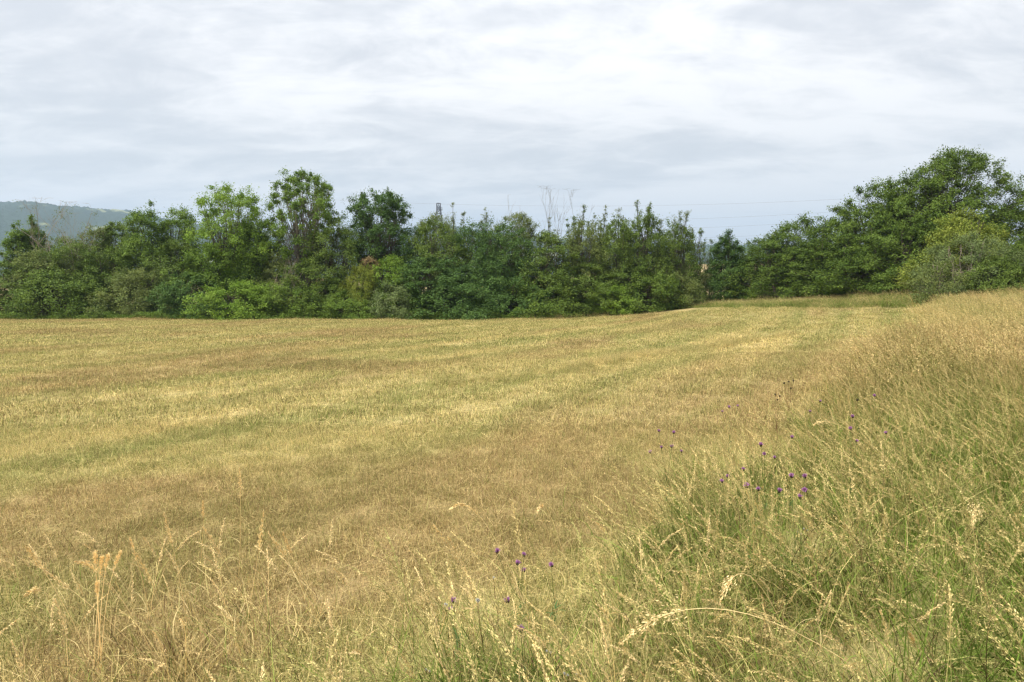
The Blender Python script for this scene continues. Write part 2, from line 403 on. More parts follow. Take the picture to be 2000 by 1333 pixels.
def tree_meshes(H, rx, ry, kind, cb, seed, n, rc, leaf, lpc, stems, flat, gap, lift, spike, lean, cat, cap):
    global R
    R = np.random.default_rng(1000+seed)
    leaf = leaf*.98; lpc = int(lpc*1.75)
    zb = H*cb; hc = H-zb
    if rc is None: rc = np.clip(.13*min(2*rx, hc)+.22, .3, .85)
    area = 2*np.pi*rx*.8*hc
    if n is None: n = int(np.clip(area/(rc*rc*.68), 14, cap)*(1-gap*.55))
    # clump centres through the crown, thick near its skin
    ph = R.uniform(0, 6.28, 6)
    tt = R.uniform(0, 1, n*4); pr = profile(kind, tt)
    keep = R.uniform(0, 1, n*4) < pr**.8+.12; tt = tt[keep][:n]; n = len(tt); pr = profile(kind, tt)
    an = R.uniform(0, 2*np.pi, n)
    lob = 1+.16*np.sin(2*an+ph[0]+tt*4)+.13*np.sin(3*an+ph[1]-tt*7)+.10*np.sin(5*an+ph[2]+tt*11)+.10*np.sin(tt*17+ph[3])
    rad = np.sqrt(R.uniform(.22, 1, n))*pr*lob
    rxx = max(rx-rc*.2, rx*.5)
    C = np.stack([np.cos(an)*rad*rxx, np.sin(an)*rad*ry*rxx/rx, zb+tt*(hc-rc*.55)+R.normal(0, .04*hc, n)*.6], 1)
    C[:, 0] += lean*(C[:, 2]/H)
    top_j = (R.uniform(0, 1, n) < spike) & (tt > .45)
    C[top_j, 2] += R.uniform(.1, .5, top_j.sum())*rc*1.5
    C[:, 2] = np.clip(C[:, 2], .25*rc, H-rc*.35)
    low = C[:, 2] < .6*rc; C[low, 2] = R.uniform(.2, 1.2, low.sum())*rc
    C[np.argmax(C[:, 2]), :] = (lean*1.0+R.normal(0, .15)*rx, 0, H-rc*.45)
    cen = np.array([0, 0, zb+hc*.35])
    if kind == 'shoots':
        ns = max(2, int(2*rx/.42)); n = int(ns*hc/.20*.8)
        tx = np.linspace(-1, 1, ns)*rx*.85+R.normal(0, .1, ns); th_ = H*(1-np.abs(R.uniform(0, .16, ns))-.10*np.abs(np.linspace(-1, 1, ns))); th_[R.integers(0, ns)] = H-.15
        li = R.integers(0, ns, n); tt = R.uniform(cb, 1, n)**.85
        C = np.stack([tx[li]*(.35+.65*tt), R.normal(0, .35*ry, ns)[li]*tt, th_[li]*tt], 1)
        C[:, :2] += R.normal(0, 1, (n, 2))*(.36*(1.12-tt))[:, None]
        an = R.uniform(0, 6.28, n); keep = R.uniform(0, 1, n) > gap*.5; C = C[keep]; tt = tt[keep]; n = len(tt)
        rc = .40; lift = .8; out = nrm(C-cen)
        cr = rc*R.uniform(.7, 1.5, n)*(1.15-.35*tt)
    else: cr = rc*R.uniform(.65, 1.4, n)*(1-.18*tt)
    cen = np.array([0, 0, zb+hc*.35]); out = nrm(C-cen)
    # leaves on short twigs
    tw = 13; T_ = n*tw
    td = nrm(np.repeat(out, tw, 0)*.55+nrm(R.normal(size=(T_, 3)))*np.array([1, 1, flat])+np.array([0, 0, lift]))
    tl = np.repeat(cr, tw)*R.uniform(.45, 1.2, T_)
    tb = np.repeat(C, tw, 0)+R.normal(0, .18, (T_, 3))*np.repeat(cr, tw)[:, None]
    tb -= td*tl[:, None]*.25
    per = max(3, int(lpc/tw)); M_ = T_*per
    u = R.uniform(.1, 1, M_)**.75
    D = np.repeat(td, per, 0); LLn = np.repeat(tl, per)
    P = np.repeat(tb, per, 0)+D*(u*LLn)[:, None]-np.array([0, 0, 1])*(u**2*LLn*.16)[:, None]+R.normal(0, 1, (M_, 3))*(.15*LLn*(.5+u))[:, None]*np.array([1, 1, .7])
    ax = nrm(D*.6+R.normal(0, .6, (M_, 3))+np.array([0, 0, -.15]))
    no = nrm(np.array([0, 0, .65])+np.repeat(np.repeat(out, tw, 0), per, 0)*.8+R.normal(0, .45, (M_, 3)))
    ln = leaf*R.uniform(.65, 1.3, M_); wd = ln*R.uniform(.45, .68, M_)
    cv = np.repeat(np.repeat(R.uniform(0, 1, n), tw), per)
    tone = np.stack([np.clip(.6*cv+R.uniform(-.1, .5, M_), 0, 1), np.clip(R.uniform(0, 1, M_)*.75+.25*np.repeat(np.repeat(R.uniform(0, 1, n), tw), per), 0, 1), R.uniform(0, 1, M_)], 1)
    P[:, 2] = np.maximum(P[:, 2], .03)
    gl = Geo(); leaves(gl, P, ax, no, ln, wd, tone); crown_me = gl.mesh('crown')
    # stems and branches
    gt = Geo(); sb = []
    for s in range(stems):
        a = R.uniform(0, 6.28); k = 0 if stems == 1 else 1
        e = np.array([np.cos(a)*rx*.35*k+lean*.7, np.sin(a)*ry*.35*k, H*R.uniform(.72, .9)])
        b0 = np.array([np.cos(a)*.18*k, np.sin(a)*.18*k, -.15])
        pts = curve_pts(b0[None], e[None], np.array([[R.normal(0, .3), R.normal(0, .3), 0]]), 8)[0]
        pts[1:-1, :2] += R.normal(0, .07, (6, 2))
        r0 = (.020*H)*(1 if stems == 1 else .62); tube1(gt, pts, np.linspace(r0, .02, 8), 7); sb.append(pts)
    trunk_me = gt.mesh('trunk', True)
    S = np.stack(sb)                                    # stems,8,3
    st = R.integers(0, stems, n); z_at = np.clip(C[:, 2]*R.uniform(.45, .8, n)/H*8, .6, 7)
    k0 = np.floor(z_at).astype(int).clip(0, 6); f = (z_at-k0)[:, None]
    A0 = S[st, k0]*(1-f)+S[st, k0+1]*f
    Pb = curve_pts(A0, C, np.stack([R.normal(0, .12, n), R.normal(0, .12, n), -.18*np.linalg.norm(C-A0, axis=1)], 1), 4)
    rb = np.linspace(1, .25, 4)[None]*(.008+.006*np.linalg.norm(C-A0, axis=1))[:, None]
    gb = Geo(); q_ = n if cat == 'tree' else n//2; tubes(gb, Pb[:q_], rb[:q_], 3)
    # twigs that show in the clumps
    nt_ = min(T_, 350 if cat == 'tree' else 90); sel = R.choice(T_, nt_, False)
    a0 = np.repeat(C, tw, 0)[sel]; e0 = tb[sel]+td[sel]*tl[sel][:, None]*.9
    tubes(gb, curve_pts(a0, e0, np.zeros((nt_, 3)), 3), np.tile([.006, .005, .003], (nt_, 1)), 3)
    return [('crown', crown_me), ('trunk', trunk_me), ('branches', gb.mesh('branches'))]
BUSH = {}
def bush_protos():
    for i in range(10):                                 # 0-2 tall, 3-5 low for the hedge; 6-7 tall, 8-9 low for the wood
        fl = .7 if i >= 6 else .95; low = i in (3, 4, 5, 8, 9)
        BUSH[i] = tree_meshes(3.4 if low else 6.4, 3.2, 3.2, 'dome', 0.0, 400+i, 220 if low else 270, .62, .12, 66, 4, fl, 0, .25 if i >= 6 else .4, .3, 0, 'bush', 240)
def bush(label, px, top, wpx, Y, mat, i, group):
    """copies share the leaf meshes of ten different bushes, each turned and sized its own way"""
    tp = at_depth(px, top, Y); z0 = float(height(tp[0], Y)); H = tp[2]-z0; rx = wpx/FPX*Y*.5*1.12
    root = bpy.data.objects.new('bush', None); COL.objects.link(root); root.location = (tp[0], Y, z0)
    root.rotation_euler.z = (i*2.399) % 6.283; low = H < 4.6; root.scale = (rx/3.2, rx/3.2, H/(3.4 if low else 6.4)); tag(root, label, 'bush', group)
    wood = px > 1440
    pk = (8 if low else 6)+i % 2 if wood else (3 if low else 0)+i % 3
    for nm, me in BUSH[pk]:
        if not me.materials: me.materials.append(None)
        o = link(nm, me, root); o.material_slots[0].link = 'OBJECT'; o.material_slots[0].material = LM[mat] if nm == 'crown' else M_BARK
bush_protos()
def dead_tree(label, px, top, wpx, Y, seed, stems=3, lv=4, mat=None, some=0, leafm='olive', up=.55, group='bare dead trees in the hedge', r0=.055):
    global R
    R = np.random.default_rng(5000+seed)
    tp = at_depth(px, top, Y); x = tp[0]; z0 = float(height(x, Y)); H = tp[2]-z0; rx = wpx/FPX*Y*.5
    root = bpy.data.objects.new('dead_tree', None); COL.objects.link(root); root.location = (x, Y, z0); tag(root, label, 'tree', group)
    tips = []
    def grow(p, d, ln, r, k):
        K = 6; pts = [p]; q = p.copy(); dd = d.copy()
        for _ in range(K-1):
            dd = nrm(dd+R.normal(0, .10, 3)+np.array([0, 0, .06])); q = q+dd*ln/(K-1); pts.append(q)
        pts = np.array(pts); pts[:, 2] = np.minimum(pts[:, 2], H)
        tube1(gt if k == lv else gb, pts, np.linspace(r, r*.45, K), 6 if k == lv else 4)
        tips.append(pts[-1])
        if k <= 0: return
        for _ in range(R.integers(3, 6)):
            i = R.integers(1, K); sd = nrm(R.normal(0, 1, 3)*np.array([1, 1, .35]))
            grow(pts[i], nrm(dd*up+sd*.55+np.array([0, 0, .25])), ln*R.uniform(.35, .62), max(r*.5*(1-.08*i), .006), k-1)
    for s in range(stems):
        gt = Geo(); gb = Geo(); a = s/stems*6.28+R.uniform(0, 1)
        grow(np.array([.1*np.cos(a), .1*np.sin(a), -.15]), nrm(np.array([np.cos(a)*rx*.35/H, np.sin(a)*.1, 1])), H*.72*R.uniform(.85, 1.02), r0, lv)
        gt.obj('stem', mat or M_DEAD, root); gb.obj('branches', mat or M_DEAD, root)
    if some:
        tips = np.array(tips); T = tips[R.integers(0, len(tips), some)]
        M_ = some*14; P = np.repeat(T, 14, 0)+R.normal(0, .16, (M_, 3)); P = P[P[:, 2] < H]; M_ = len(P)
        g = Geo(); leaves(g, P, R.normal(0, 1, (M_, 3)), nrm(R.normal(0, .5, (M_, 3))+np.array([0, 0, 1])), R.uniform(.09, .16, M_), R.uniform(.05, .08, M_), R.uniform(0, .9, (M_, 3)))
        g.obj('crown', LM[leafm], root)
    return root

TG = 'tall trees rising out of the hedge'; BG = 'bushes along the foot of the hedge'; SG = 'slim saplings in the hedge'
# tall and middle row, left to right:  name, label, px, top, w, Y, kw
ROW = [
 ('slim_tree', 'slim sapling at the left edge of the hedge, shorter of the two thin ones', 28, 432, 52, 64, dict(kind='column', mat='ash', cb=.3, gap=.35, stems=1, group=SG, lpc=60)),
 ('slim_tree', 'slim sapling with a tufted top, right of the one at the left edge', 60, 419, 50, 65, dict(kind='column', mat='ash', cb=.28, gap=.3, stems=1, group=SG, lpc=60)),
 ('leafy_tree', 'yellowish thin tree behind the bare dead branches on the left', 180, 440, 85, 65, dict(kind='round', mat='olive', cb=.35, gap=.35)),
 ('leafy_tree', 'low round tree under the left dead trees', 128, 462, 100, 67, dict(kind='round', mat='mid', cb=.3, gap=.2)),
 ('leafy_tree', 'small airy tree with see-through top just left of the pointed ash', 222, 432, 58, 66, dict(kind='vase', mat='mid', cb=.35, gap=.5)),
 ('ash_tree', 'tall pointed ash with a shaggy dark green crown at left', 280, 391, 92, 63, dict(kind='column', mat='ash', cb=.25, stems=2, group=TG, lpc=90, spike=.35)),
 ('leafy_tree', 'thin spreading tree between the pointed ash and the broad ash', 348, 406, 82, 65, dict(kind='vase', mat='ash', cb=.35, gap=.45, group=TG)),
 ('ash_tree', 'broad bright green ash with a domed lumpy crown, left of the tallest tree', 448, 364, 150, 62, dict(kind='round', mat='bright', cb=.22, stems=3, group=TG, lpc=90, spike=.3)),
 ('leafy_tree', 'dense mid green tree below the broad ash on its right side', 492, 440, 75, 61, dict(kind='round', mat='ash', cb=.2)),
 ('ash_tree', 'tallest tree of the left hedge, airy crown on pale forked trunks', 590, 336, 138, 62, dict(kind='round', mat='ash', cb=.30, gap=.05, stems=5, group=TG, bark=M_PALEBARK, lpc=85, rc=.62, spike=.3)),
 ('willow_tree', 'greyish rounded willow just right of the tallest tree', 655, 428, 120, 60.5, dict(kind='round', mat='mid', cb=.15, leaf=.12, flat=.9, group=TG)),
 ('ash_tree', 'dense dark green tree with two knobbly tops, left of the lattice tower', 742, 374, 128, 62.5, dict(kind='round', mat='dark', cb=.25, group=TG, rc=.75, lpc=105, spike=.35)),
 ('leafy_tree', 'small grey green tree in front of the lattice tower', 848, 414, 80, 66, dict(kind='round', mat='olive', cb=.3, leaf=.12, gap=.15)),
 ('slim_tree', 'thin spire of sparse leaves just right of the lattice tower', 886, 395, 26, 67, dict(kind='shoots', mat='olive', cb=.45, gap=.4, stems=1, group=SG, leaf=.105, lpc=34)),
 ('slim_tree', 'short thin spire, second right of the lattice tower', 914, 414, 22, 67, dict(kind='shoots', mat='grey', cb=.5, gap=.4, stems=1, group=SG, leaf=.105, lpc=34)),
 ('slim_tree', 'sparse grey green sapling with a split top, third right of the lattice tower', 955, 403, 50, 66, dict(kind='shoots', mat='olive', cb=.4, gap=.4, group=SG, leaf=.105, lpc=34)),
 ('leafy_tree', 'yellowish green tree under the small twiggy dead top', 1010, 416, 88, 64.5, dict(kind='round', mat='olive', cb=.25, leaf=.12)),
 ('slim_tree', 'short sparse sapling left of the tall bare branches', 1066, 425, 30, 67, dict(kind='shoots', mat='olive', cb=.4, gap=.4, stems=1, group=SG, leaf=.105, lpc=34)),
 ('slim_tree', 'sapling with a broad leafy tip right of the tall bare branches', 1130, 398, 44, 65, dict(kind='shoots', mat='mid', cb=.35, gap=.35, group=SG, leaf=.105, lpc=34)),
 ('slim_tree', 'thin twiggy sapling, second right of the tall bare branches', 1172, 402, 42, 66, dict(kind='shoots', mat='olive', cb=.35, gap=.45, group=SG, leaf=.105, lpc=34)),
 ('slim_tree', 'leafy sapling left of the highest sapling of the hedge', 1212, 404, 50, 65.5, dict(kind='shoots', mat='olive', cb=.3, gap=.3, group=SG, leaf=.105, lpc=34)),
 ('slim_tree', 'highest sapling of the middle hedge with a narrow pointed tip', 1257, 386, 62, 65, dict(kind='shoots', mat='mid', cb=.25, gap=.2, group=SG, leaf=.105, lpc=34)),
 ('slim_tree', 'sapling between the highest one and the forked one', 1292, 420, 44, 66, dict(kind='shoots', mat='olive', cb=.3, gap=.3, group=SG, leaf=.105, lpc=34)),
 ('slim_tree', 'forked sapling with see-through top beside the power lines', 1325, 410, 56, 65, dict(kind='shoots', mat='olive', cb=.25, gap=.35, group=SG, leaf=.105, lpc=34)),
 ('slim_tree', 'very thin sapling left of the gap in the hedge', 1362, 446, 30, 68, dict(kind='shoots', mat='mid', cb=.12, gap=.4, stems=2, group=SG, leaf=.105, lpc=34)),
 ('slim_tree', 'short thin sapling in the gap of the hedge', 1386, 462, 26, 69, dict(kind='shoots', mat='mid', cb=.2, gap=.5, stems=2, group=SG, leaf=.105, lpc=34)),
 ('leafy_tree', 'dark flame-shaped bush standing alone right of the gap', 1421, 450, 70, 65, dict(kind='column', mat='dark', cb=.0, group=TG, lift=.7, leaf=.13, lpc=110)),
 ('leafy_tree', 'low bushy tree between the flame-shaped bush and the dark wood', 1492, 459, 105, 66, dict(kind='dome', mat='deep', cb=.02, group='trees of the dark wood', flat=.6)),
 ('leafy_tree', 'low tree with a jagged top at the left end of the dark wood', 1566, 419, 130, 64, dict(kind='dome', mat='deep', cb=.03, group='trees of the dark wood', flat=.6, spike=.25)),
 ('leafy_tree', 'second tree of the dark wood with a flat leafy top', 1640, 402, 120, 61, dict(kind='dome', mat='deep', cb=.03, group='trees of the dark wood', flat=.6)),
 ('leafy_tree', 'sloping tree leaning up against the biggest crown on its left', 1716, 356, 170, 58, dict(kind='dome', mat='deep', cb=.04, group='trees of the dark wood', flat=.6, lpc=95)),
 ('big_tree', 'biggest tree of the scene with a broad layered dark crown at right', 1876, 288, 232, 53, dict(kind='dome', mat='deep', cb=.02, group='trees of the dark wood', flat=.6, lpc=100, rc=.9, n=480, leaf=.145, spike=.2)),
 ('leafy_tree', 'dark rounded tree touching the left flank of the biggest crown', 1786, 340, 130, 54.5, dict(kind='round', mat='deep', cb=.05, group='trees of the dark wood', flat=.6, lpc=100)),
 ('leafy_tree', 'dark tree behind the biggest one at the right edge of the picture', 1978, 400, 150, 52, dict(kind='dome', mat='deep', cb=.03, group='trees of the dark wood', flat=.6)),
]
# second, nearer layer: bushes and low trees
FRONT = [
 ('low dark bush at the far left of the hedge', 5, 512, 150, 60, 'mid'), ('olive brown bush at the left, third from the edge', 78, 486, 120, 61, 'olive'),
 ('rounded bush under the left dead trees', 150, 470, 130, 62, 'mid'), ('dark low bush in front of the dead trees', 118, 528, 140, 58.5, 'deep'),
 ('tall bush left of the pointed ash', 218, 478, 100, 61.5, 'deep'), ('light domed bush at the foot of the pointed ash', 272, 526, 110, 58.5, 'olive'),
 ('dark bush between the pointed ash and the broad ash', 338, 468, 110, 61.5, 'mid'), ('glossy blue green bush below the broad ash on the left', 372, 535, 120, 58, 'dark'),
 ('bushy lower skirt of the broad ash', 420, 470, 130, 60.5, 'ash'), ('wide bright bush in front of the broad ash', 468, 548, 130, 57.5, 'bright'),
 ('leafy bush left of the thin pale trunks', 535, 482, 90, 61, 'olive'), ('green bush below the thin pale trunks', 560, 552, 120, 58, 'ash'),
 ('grey green bush below the tallest tree', 612, 500, 110, 59.5, 'mid'), ('dark bush between the willow and the lime shrub', 652, 545, 100, 58, 'deep'),
 ('lime green pointed shrub in the middle of the left hedge', 706, 520, 58, 57.5, 'hazel'), ('bright rounded bush under the dark two-topped tree', 765, 498, 95, 59, 'bright'),
 ('pale grey green wiry shrub right of the lime shrub', 772, 548, 92, 57, 'grey'), ('low green shrub left of the lime shrub', 690, 572, 90, 56.8, 'ash'),
 ('tall dark bush under the lattice tower', 850, 426, 110, 61, 'mid'), ('big blue green bush right of the wiry shrub', 842, 500, 150, 58.5, 'dark'),
 ('dark glossy bush with a round head below the thin spires', 930, 428, 100, 61, 'dark'), ('dark bush reaching low in the centre of the hedge', 905, 535, 130, 58, 'dark'),
 ('deep green bush below the yellowish tree', 985, 432, 110, 61, 'dark'), ('low dark bush left of the centre shadow', 985, 540, 120, 58.5, 'dark'),
 ('bush at the foot of the tall bare branches', 1070, 452, 130, 61.5, 'mid'), ('dull green bush in front of the bare branches', 1062, 530, 130, 59.5, 'deep'),
 ('olive bush right of the tall bare branches', 1140, 424, 90, 62.5, 'olive'), ('broad dull bush, middle of the right hedge', 1140, 515, 130, 60.5, 'mid'),
 ('dark bush below the leafy sapling', 1205, 424, 90, 63, 'mid'), ('low bush with a yellowish head, right of the centre', 1190, 556, 85, 59.5, 'bright'),
 ('bush below the highest sapling', 1262, 416, 90, 63.5, 'mid'), ('dark low bush towards the right end of the hedge', 1255, 520, 120, 61.5, 'deep'),
 ('last tall bush before the gap in the hedge', 1322, 430, 80, 64.5, 'mid'), ('low bush just left of the gap', 1315, 520, 80, 63, 'olive'),
 ('wispy bush standing at the left side of the gap', 1346, 505, 34, 66.5, 'mid'),
 ('low sparse bush inside the gap of the hedge', 1376, 532, 50, 67.5, 'olive'),
 ('small low bush right of the flame-shaped bush', 1458, 500, 60, 66, 'deep'), ('low dark bush before the second tree of the wood', 1530, 455, 120, 62, 'deep'),
 ('spreading bush at the foot of the dark wood', 1600, 465, 120, 59.5, 'deep'), ('dark bush in the middle of the dark wood edge', 1675, 455, 140, 56.5, 'deep'),
 ('layered bush under the sloping tree', 1745, 430, 150, 53.5, 'deep'), ('dark bush left of the yellowish hazel', 1800, 420, 130, 50, 'deep'),
]
k = 0
for nm, lb, px, top, wp, Y_, kw in ROW:
    k += 1; tree(nm, lb, px, top, wp, Y_, seed=k, **kw)
for lb, px, top, wp, Y_, mt in FRONT:
    k += 1
    bush(lb, px, top, wp*1.35, Y_, mt, k, 'bushes of the dark wood' if px > 1440 else BG)
# right corner: yellowish hazel and grey shrubs, closer
tree('hazel', 'yellow green hazel in front of the biggest tree', 1885, 410, 165, 45, kind='dome', mat='hazel', cb=.05, seed=201, cat='bush', group='bushes of the dark wood', flat=.3, lpc=100, leaf=.13, stems=5)
tree('shrub', 'grey green wiry shrub in front of the yellowish hazel', 1893, 452, 165, 42, kind='dome', mat='grey', cb=.05, seed=202, cat='bush', group='bushes of the dark wood', flat=.9, lpc=110, leaf=.085, stems=7, bark=M_DEAD)
tree('shrub', 'brownish low shrub at the left foot of the grey shrub', 1845, 505, 95, 41, kind='dome', mat='olive', cb=.02, seed=203, cat='bush', group='bushes of the dark wood', flat=.8, leaf=.085, stems=6, bark=M_DEAD)
tree('shrub', 'green shrub above the grass crest near the right edge', 1948, 500, 110, 40, kind='dome', mat='mid', cb=.0, seed=204, cat='bush', group='bushes of the dark wood', leaf=.10)
tree('shrub', 'dark shrub cut by the right edge of the picture', 2010, 455, 90, 41, kind='dome', mat='deep', cb=.0, seed=205, cat='bush', group='bushes of the dark wood', leaf=.11)
# bare trees
dead_tree('bare dead tree at left with pale forking limbs, left of two', 98, 392, 60, 64, 1, 3, 3, some=14, r0=.075)
dead_tree('bare dead tree at left with some leaves, right of two', 142, 398, 80, 63.5, 2, 4, 3, some=60, leafm='olive', r0=.075)
dead_tree('thin bare twigs right of the second dead tree at left', 182, 418, 40, 65, 3, 2, 3, r0=.04)
dead_tree('thin upright dead stems in the gap left of the tallest tree', 532, 428, 30, 63.5, 4, 4, 2, up=1.1, r0=.03)
dead_tree('small bare twiggy top above the yellowish tree', 989, 384, 20, 65.5, 5, 3, 2, up=1.2, r0=.03)
dead_tree('tall bare branches rising above the middle of the hedge', 1088, 370, 56, 66.5, 6, 4, 3, up=1.1, r0=.045, mat=M_TWIG)
dead_tree('single thin dead stem between the middle saplings', 1158, 392, 12, 66, 7, 2, 1, up=1.2, r0=.02)
dead_tree('dead brown stems leaning below the tallest tree', 556, 505, 60, 57.4, 8, 4, 3, r0=.045)
tree('bush', 'small patch of brown dead leaves below the dark two-topped tree', 722, 502, 36, 59.2, kind='round', mat='bronze', cb=.6, seed=301, cat='bush', group=BG, lpc=70)

# bramble skirt that nobody could count
R = np.random.default_rng(55)
def strip_points(n, poly, wid):
    poly = np.array(poly, float); seg = np.hypot(*(poly[1:]-poly[:-1]).T); cs = np.concatenate([[0], np.cumsum(seg)])
    s = R.uniform(0, cs[-1], n); i = np.searchsorted(cs, s)-1; i = i.clip(0, len(seg)-1); f = ((s-cs[i])/seg[i])[:, None]
    p = poly[i]*(1-f)+poly[i+1]*f; return p+np.stack([R.normal(0, wid*.3, n), R.normal(0, wid*.5, n)], 1)
def pxY(px, Y): return ((px-1000)/FPX*Y, Y)
g = Geo(); n = 52000
p = strip_points(n, [pxY(-60, 56.2), pxY(400, 55.9), pxY(800, 55.6), pxY(900, 55.8), pxY(1000, 56.2), pxY(1090, 57.5)], 1.1)
hh = R.uniform(0, 1, n)**.8*(.55+.22*np.sin(p[:, 0]*1.3+2*np.sin(p[:, 0]*.37))+.12*np.sin(p[:, 0]*4.1))*np.where(p[:, 0] < -9, .75, 1.15)
P = np.stack([p[:, 0], p[:, 1], height(p[:, 0], p[:, 1])+hh], 1)
leaves(g, P, R.normal(0, 1, (n, 3)), nrm(np.array([0, -.2, 1])+R.normal(0, .4, (n, 3))), R.uniform(.07, .13, n), R.uniform(.05, .08, n), R.uniform(0, .92, (n, 3)))
tag(g.obj('bramble_thicket', LM['ash']), 'low green bramble skirt along the foot of the hedge', 'brambles', kind='stuff')

# ------------------------------------------------------------------ lattice tower and power lines
def lattice_tower(label, px, top, Y):
    tp = at_depth(px, top, Y); x = tp[0]; z0 = float(height(x, Y)); H = tp[2]-z0
    root = bpy.data.objects.new('lattice_tower', None); COL.objects.link(root); root.location = (x, Y, z0); root.rotation_euler.z = .25; tag(root, label, 'tower')
    u = Y/FPX                                            # metres per photo pixel there
    lv = [(H, 3.3*u), (H-5.2*u, 3.4*u), (H-12.5*u, 3.6*u), (H-19.5*u, 4.7*u), (H-32*u, 6*u), (H-50*u, 7.6*u), (H-75*u, 9.6*u), (H-105*u, 12*u), (0, 15*u)]
    c = [(-1, -1), (1, -1), (1, 1), (-1, 1)]
    for a, b in c:
        gg = Geo(); tube1(gg, [(a*w_, b*w_, z) for z, w_ in lv], .20, 6); gg.obj('leg', M_STEEL, root)
    for (z1, w1), (z2, w2) in zip(lv, lv[1:]):
        gg = Geo()
        for q in range(4):
            a, b = c[q], c[(q+1) % 4]
            tube1(gg, [(a[0]*w1, a[1]*w1, z1), (b[0]*w1, b[1]*w1, z1)], .15, 4)
            if (z1, w1) != lv[0]:
                tube1(gg, [(a[0]*w1, a[1]*w1, z1), (b[0]*w2, b[1]*w2, z2)], .10, 4)
                tube1(gg, [(b[0]*w1, b[1]*w1, z1), (a[0]*w2, a[1]*w2, z2)], .10, 4)
        gg.obj('brace', M_STEEL, root)
    gg = Geo(); z, w_ = lv[2]; box(gg, (-w_*1.05, -w_*1.05, z-.25), (w_*1.9, w_*1.05, z+.15)); gg.obj('platform', M_STEEL, root)
    gg = Geo()
    for xx in np.linspace(-w_, w_*1.85, 5):
        for yy in (-w_, w_): tube1(gg, [(xx, yy, z+.15), (xx, yy, z+1.3)], .07, 4)
    for yy in (-w_, w_): tube1(gg, [(-w_, yy, z+1.3), (w_*1.85, yy, z+1.3)], .08, 4)
    gg.obj('railing', M_STEEL, root)
    gg = Geo(); tube1(gg, [(0, 0, H-5.2*u), (0, 0, H+.8*u)], .16, 5); gg.obj('mast', M_STEEL, root)
    return root
lattice_tower('dark lattice tower with a platform showing above the hedge', 856.5, 397.5, 420)

# power pole hidden in the wood carries the lines
def wire(label, pts, Y0, Y1):
    g = Geo(); P = []
    px = np.array([p[0] for p in pts], float); py = np.array([p[1] for p in pts], float)
    for q in np.linspace(px[0], px[-1], 40):
        Yq = Y0+(Y1-Y0)*(q-px[0])/(px[-1]-px[0]); P.append(at_depth(q, float(np.interp(q, px, py)), Yq))
    tube1(g, P, .018, 5); tag(g.obj('power_line', M_WIRE), label, 'power line', 'power lines')
def quad(a, b, c):
    co = np.polyfit([a[0], b[0], c[0]], [a[1], b[1], c[1]], 2); xs = np.linspace(400, 2300, 60)
    return [(x, np.polyval(co, x)) for x in xs]
wire('faint highest power line above the right half of the hedge', quad((1000, 402), (1440, 398), (1900, 372)), 260, 215)
wire('faint second power line crossing the sky left of the dark wood', quad((1000, 432), (1350, 428), (1600, 416)), 262, 217)
wire('faint third power line, meeting the forked sapling at half height', quad((1000, 450), (1348, 446), (1550, 436.5)), 264, 219)
wire('faint lowest power line just above the far hills', quad((1000, 466), (1350, 465.5), (1530, 458)), 266, 221)

# ------------------------------------------------------------------ grass prototypes
def tile_short(name, seed, n=430, r=.34, hmin=.03, hmax=.10, wd=.0034, flat=70, seg=3):
    global R
    R = np.random.default_rng(seed); g = Geo()
    a = R.uniform(0, 6.28, n); q = np.sqrt(R.uniform(0, 1, n))*r
    nc = 26; cx = R.uniform(-r, r, (nc, 2)); near = R.integers(0, nc, n)
    B = np.stack([np.cos(a)*q, np.sin(a)*q, np.zeros(n)-.012], 1); B[:, :2] = B[:, :2]*.65+cx[near]*.35
    d0 = nrm(np.stack([R.normal(-.08, .42, n), R.normal(0, .42, n), np.ones(n)], 1))
    ln = R.uniform(hmin, hmax, n)*(1+.9*(R.uniform(0, 1, n) > .93))
    bd = np.stack([R.normal(-.05, .2, n), R.normal(0, .2, n), R.uniform(-.25, 0, n)], 1)
    dry = np.where(R.uniform(0, 1, n) < .54, R.uniform(.45, 1.2, n), R.uniform(-.35, .35, n))
    tone = np.stack([dry, R.uniform(0, 1, n)**1.1, R.uniform(0, 1, n)], 1)
    ribbons(g, B, d0, ln, bd, seg, wd*R.uniform(.6, 1.4, n), tone)
    if flat:                                            # cut straw lying on the stubble
        n = flat; B = np.stack([R.uniform(-r, r, n), R.uniform(-r, r, n), R.uniform(.01, .05, n)], 1)
        a = R.uniform(0, 6.28, n); d0 = np.stack([np.cos(a), np.sin(a), R.normal(0, .12, n)], 1)
        ribbons(g, B, d0, R.uniform(.06, .22, n), R.normal(0, .06, (n, 3)), 3, wd*.75*R.uniform(.7, 1.2, n),
                np.stack([R.uniform(.7, 1.15, n), R.uniform(0, .6, n), R.uniform(.3, 1, n)], 1), tipw=.6)
    return g.mesh(name)
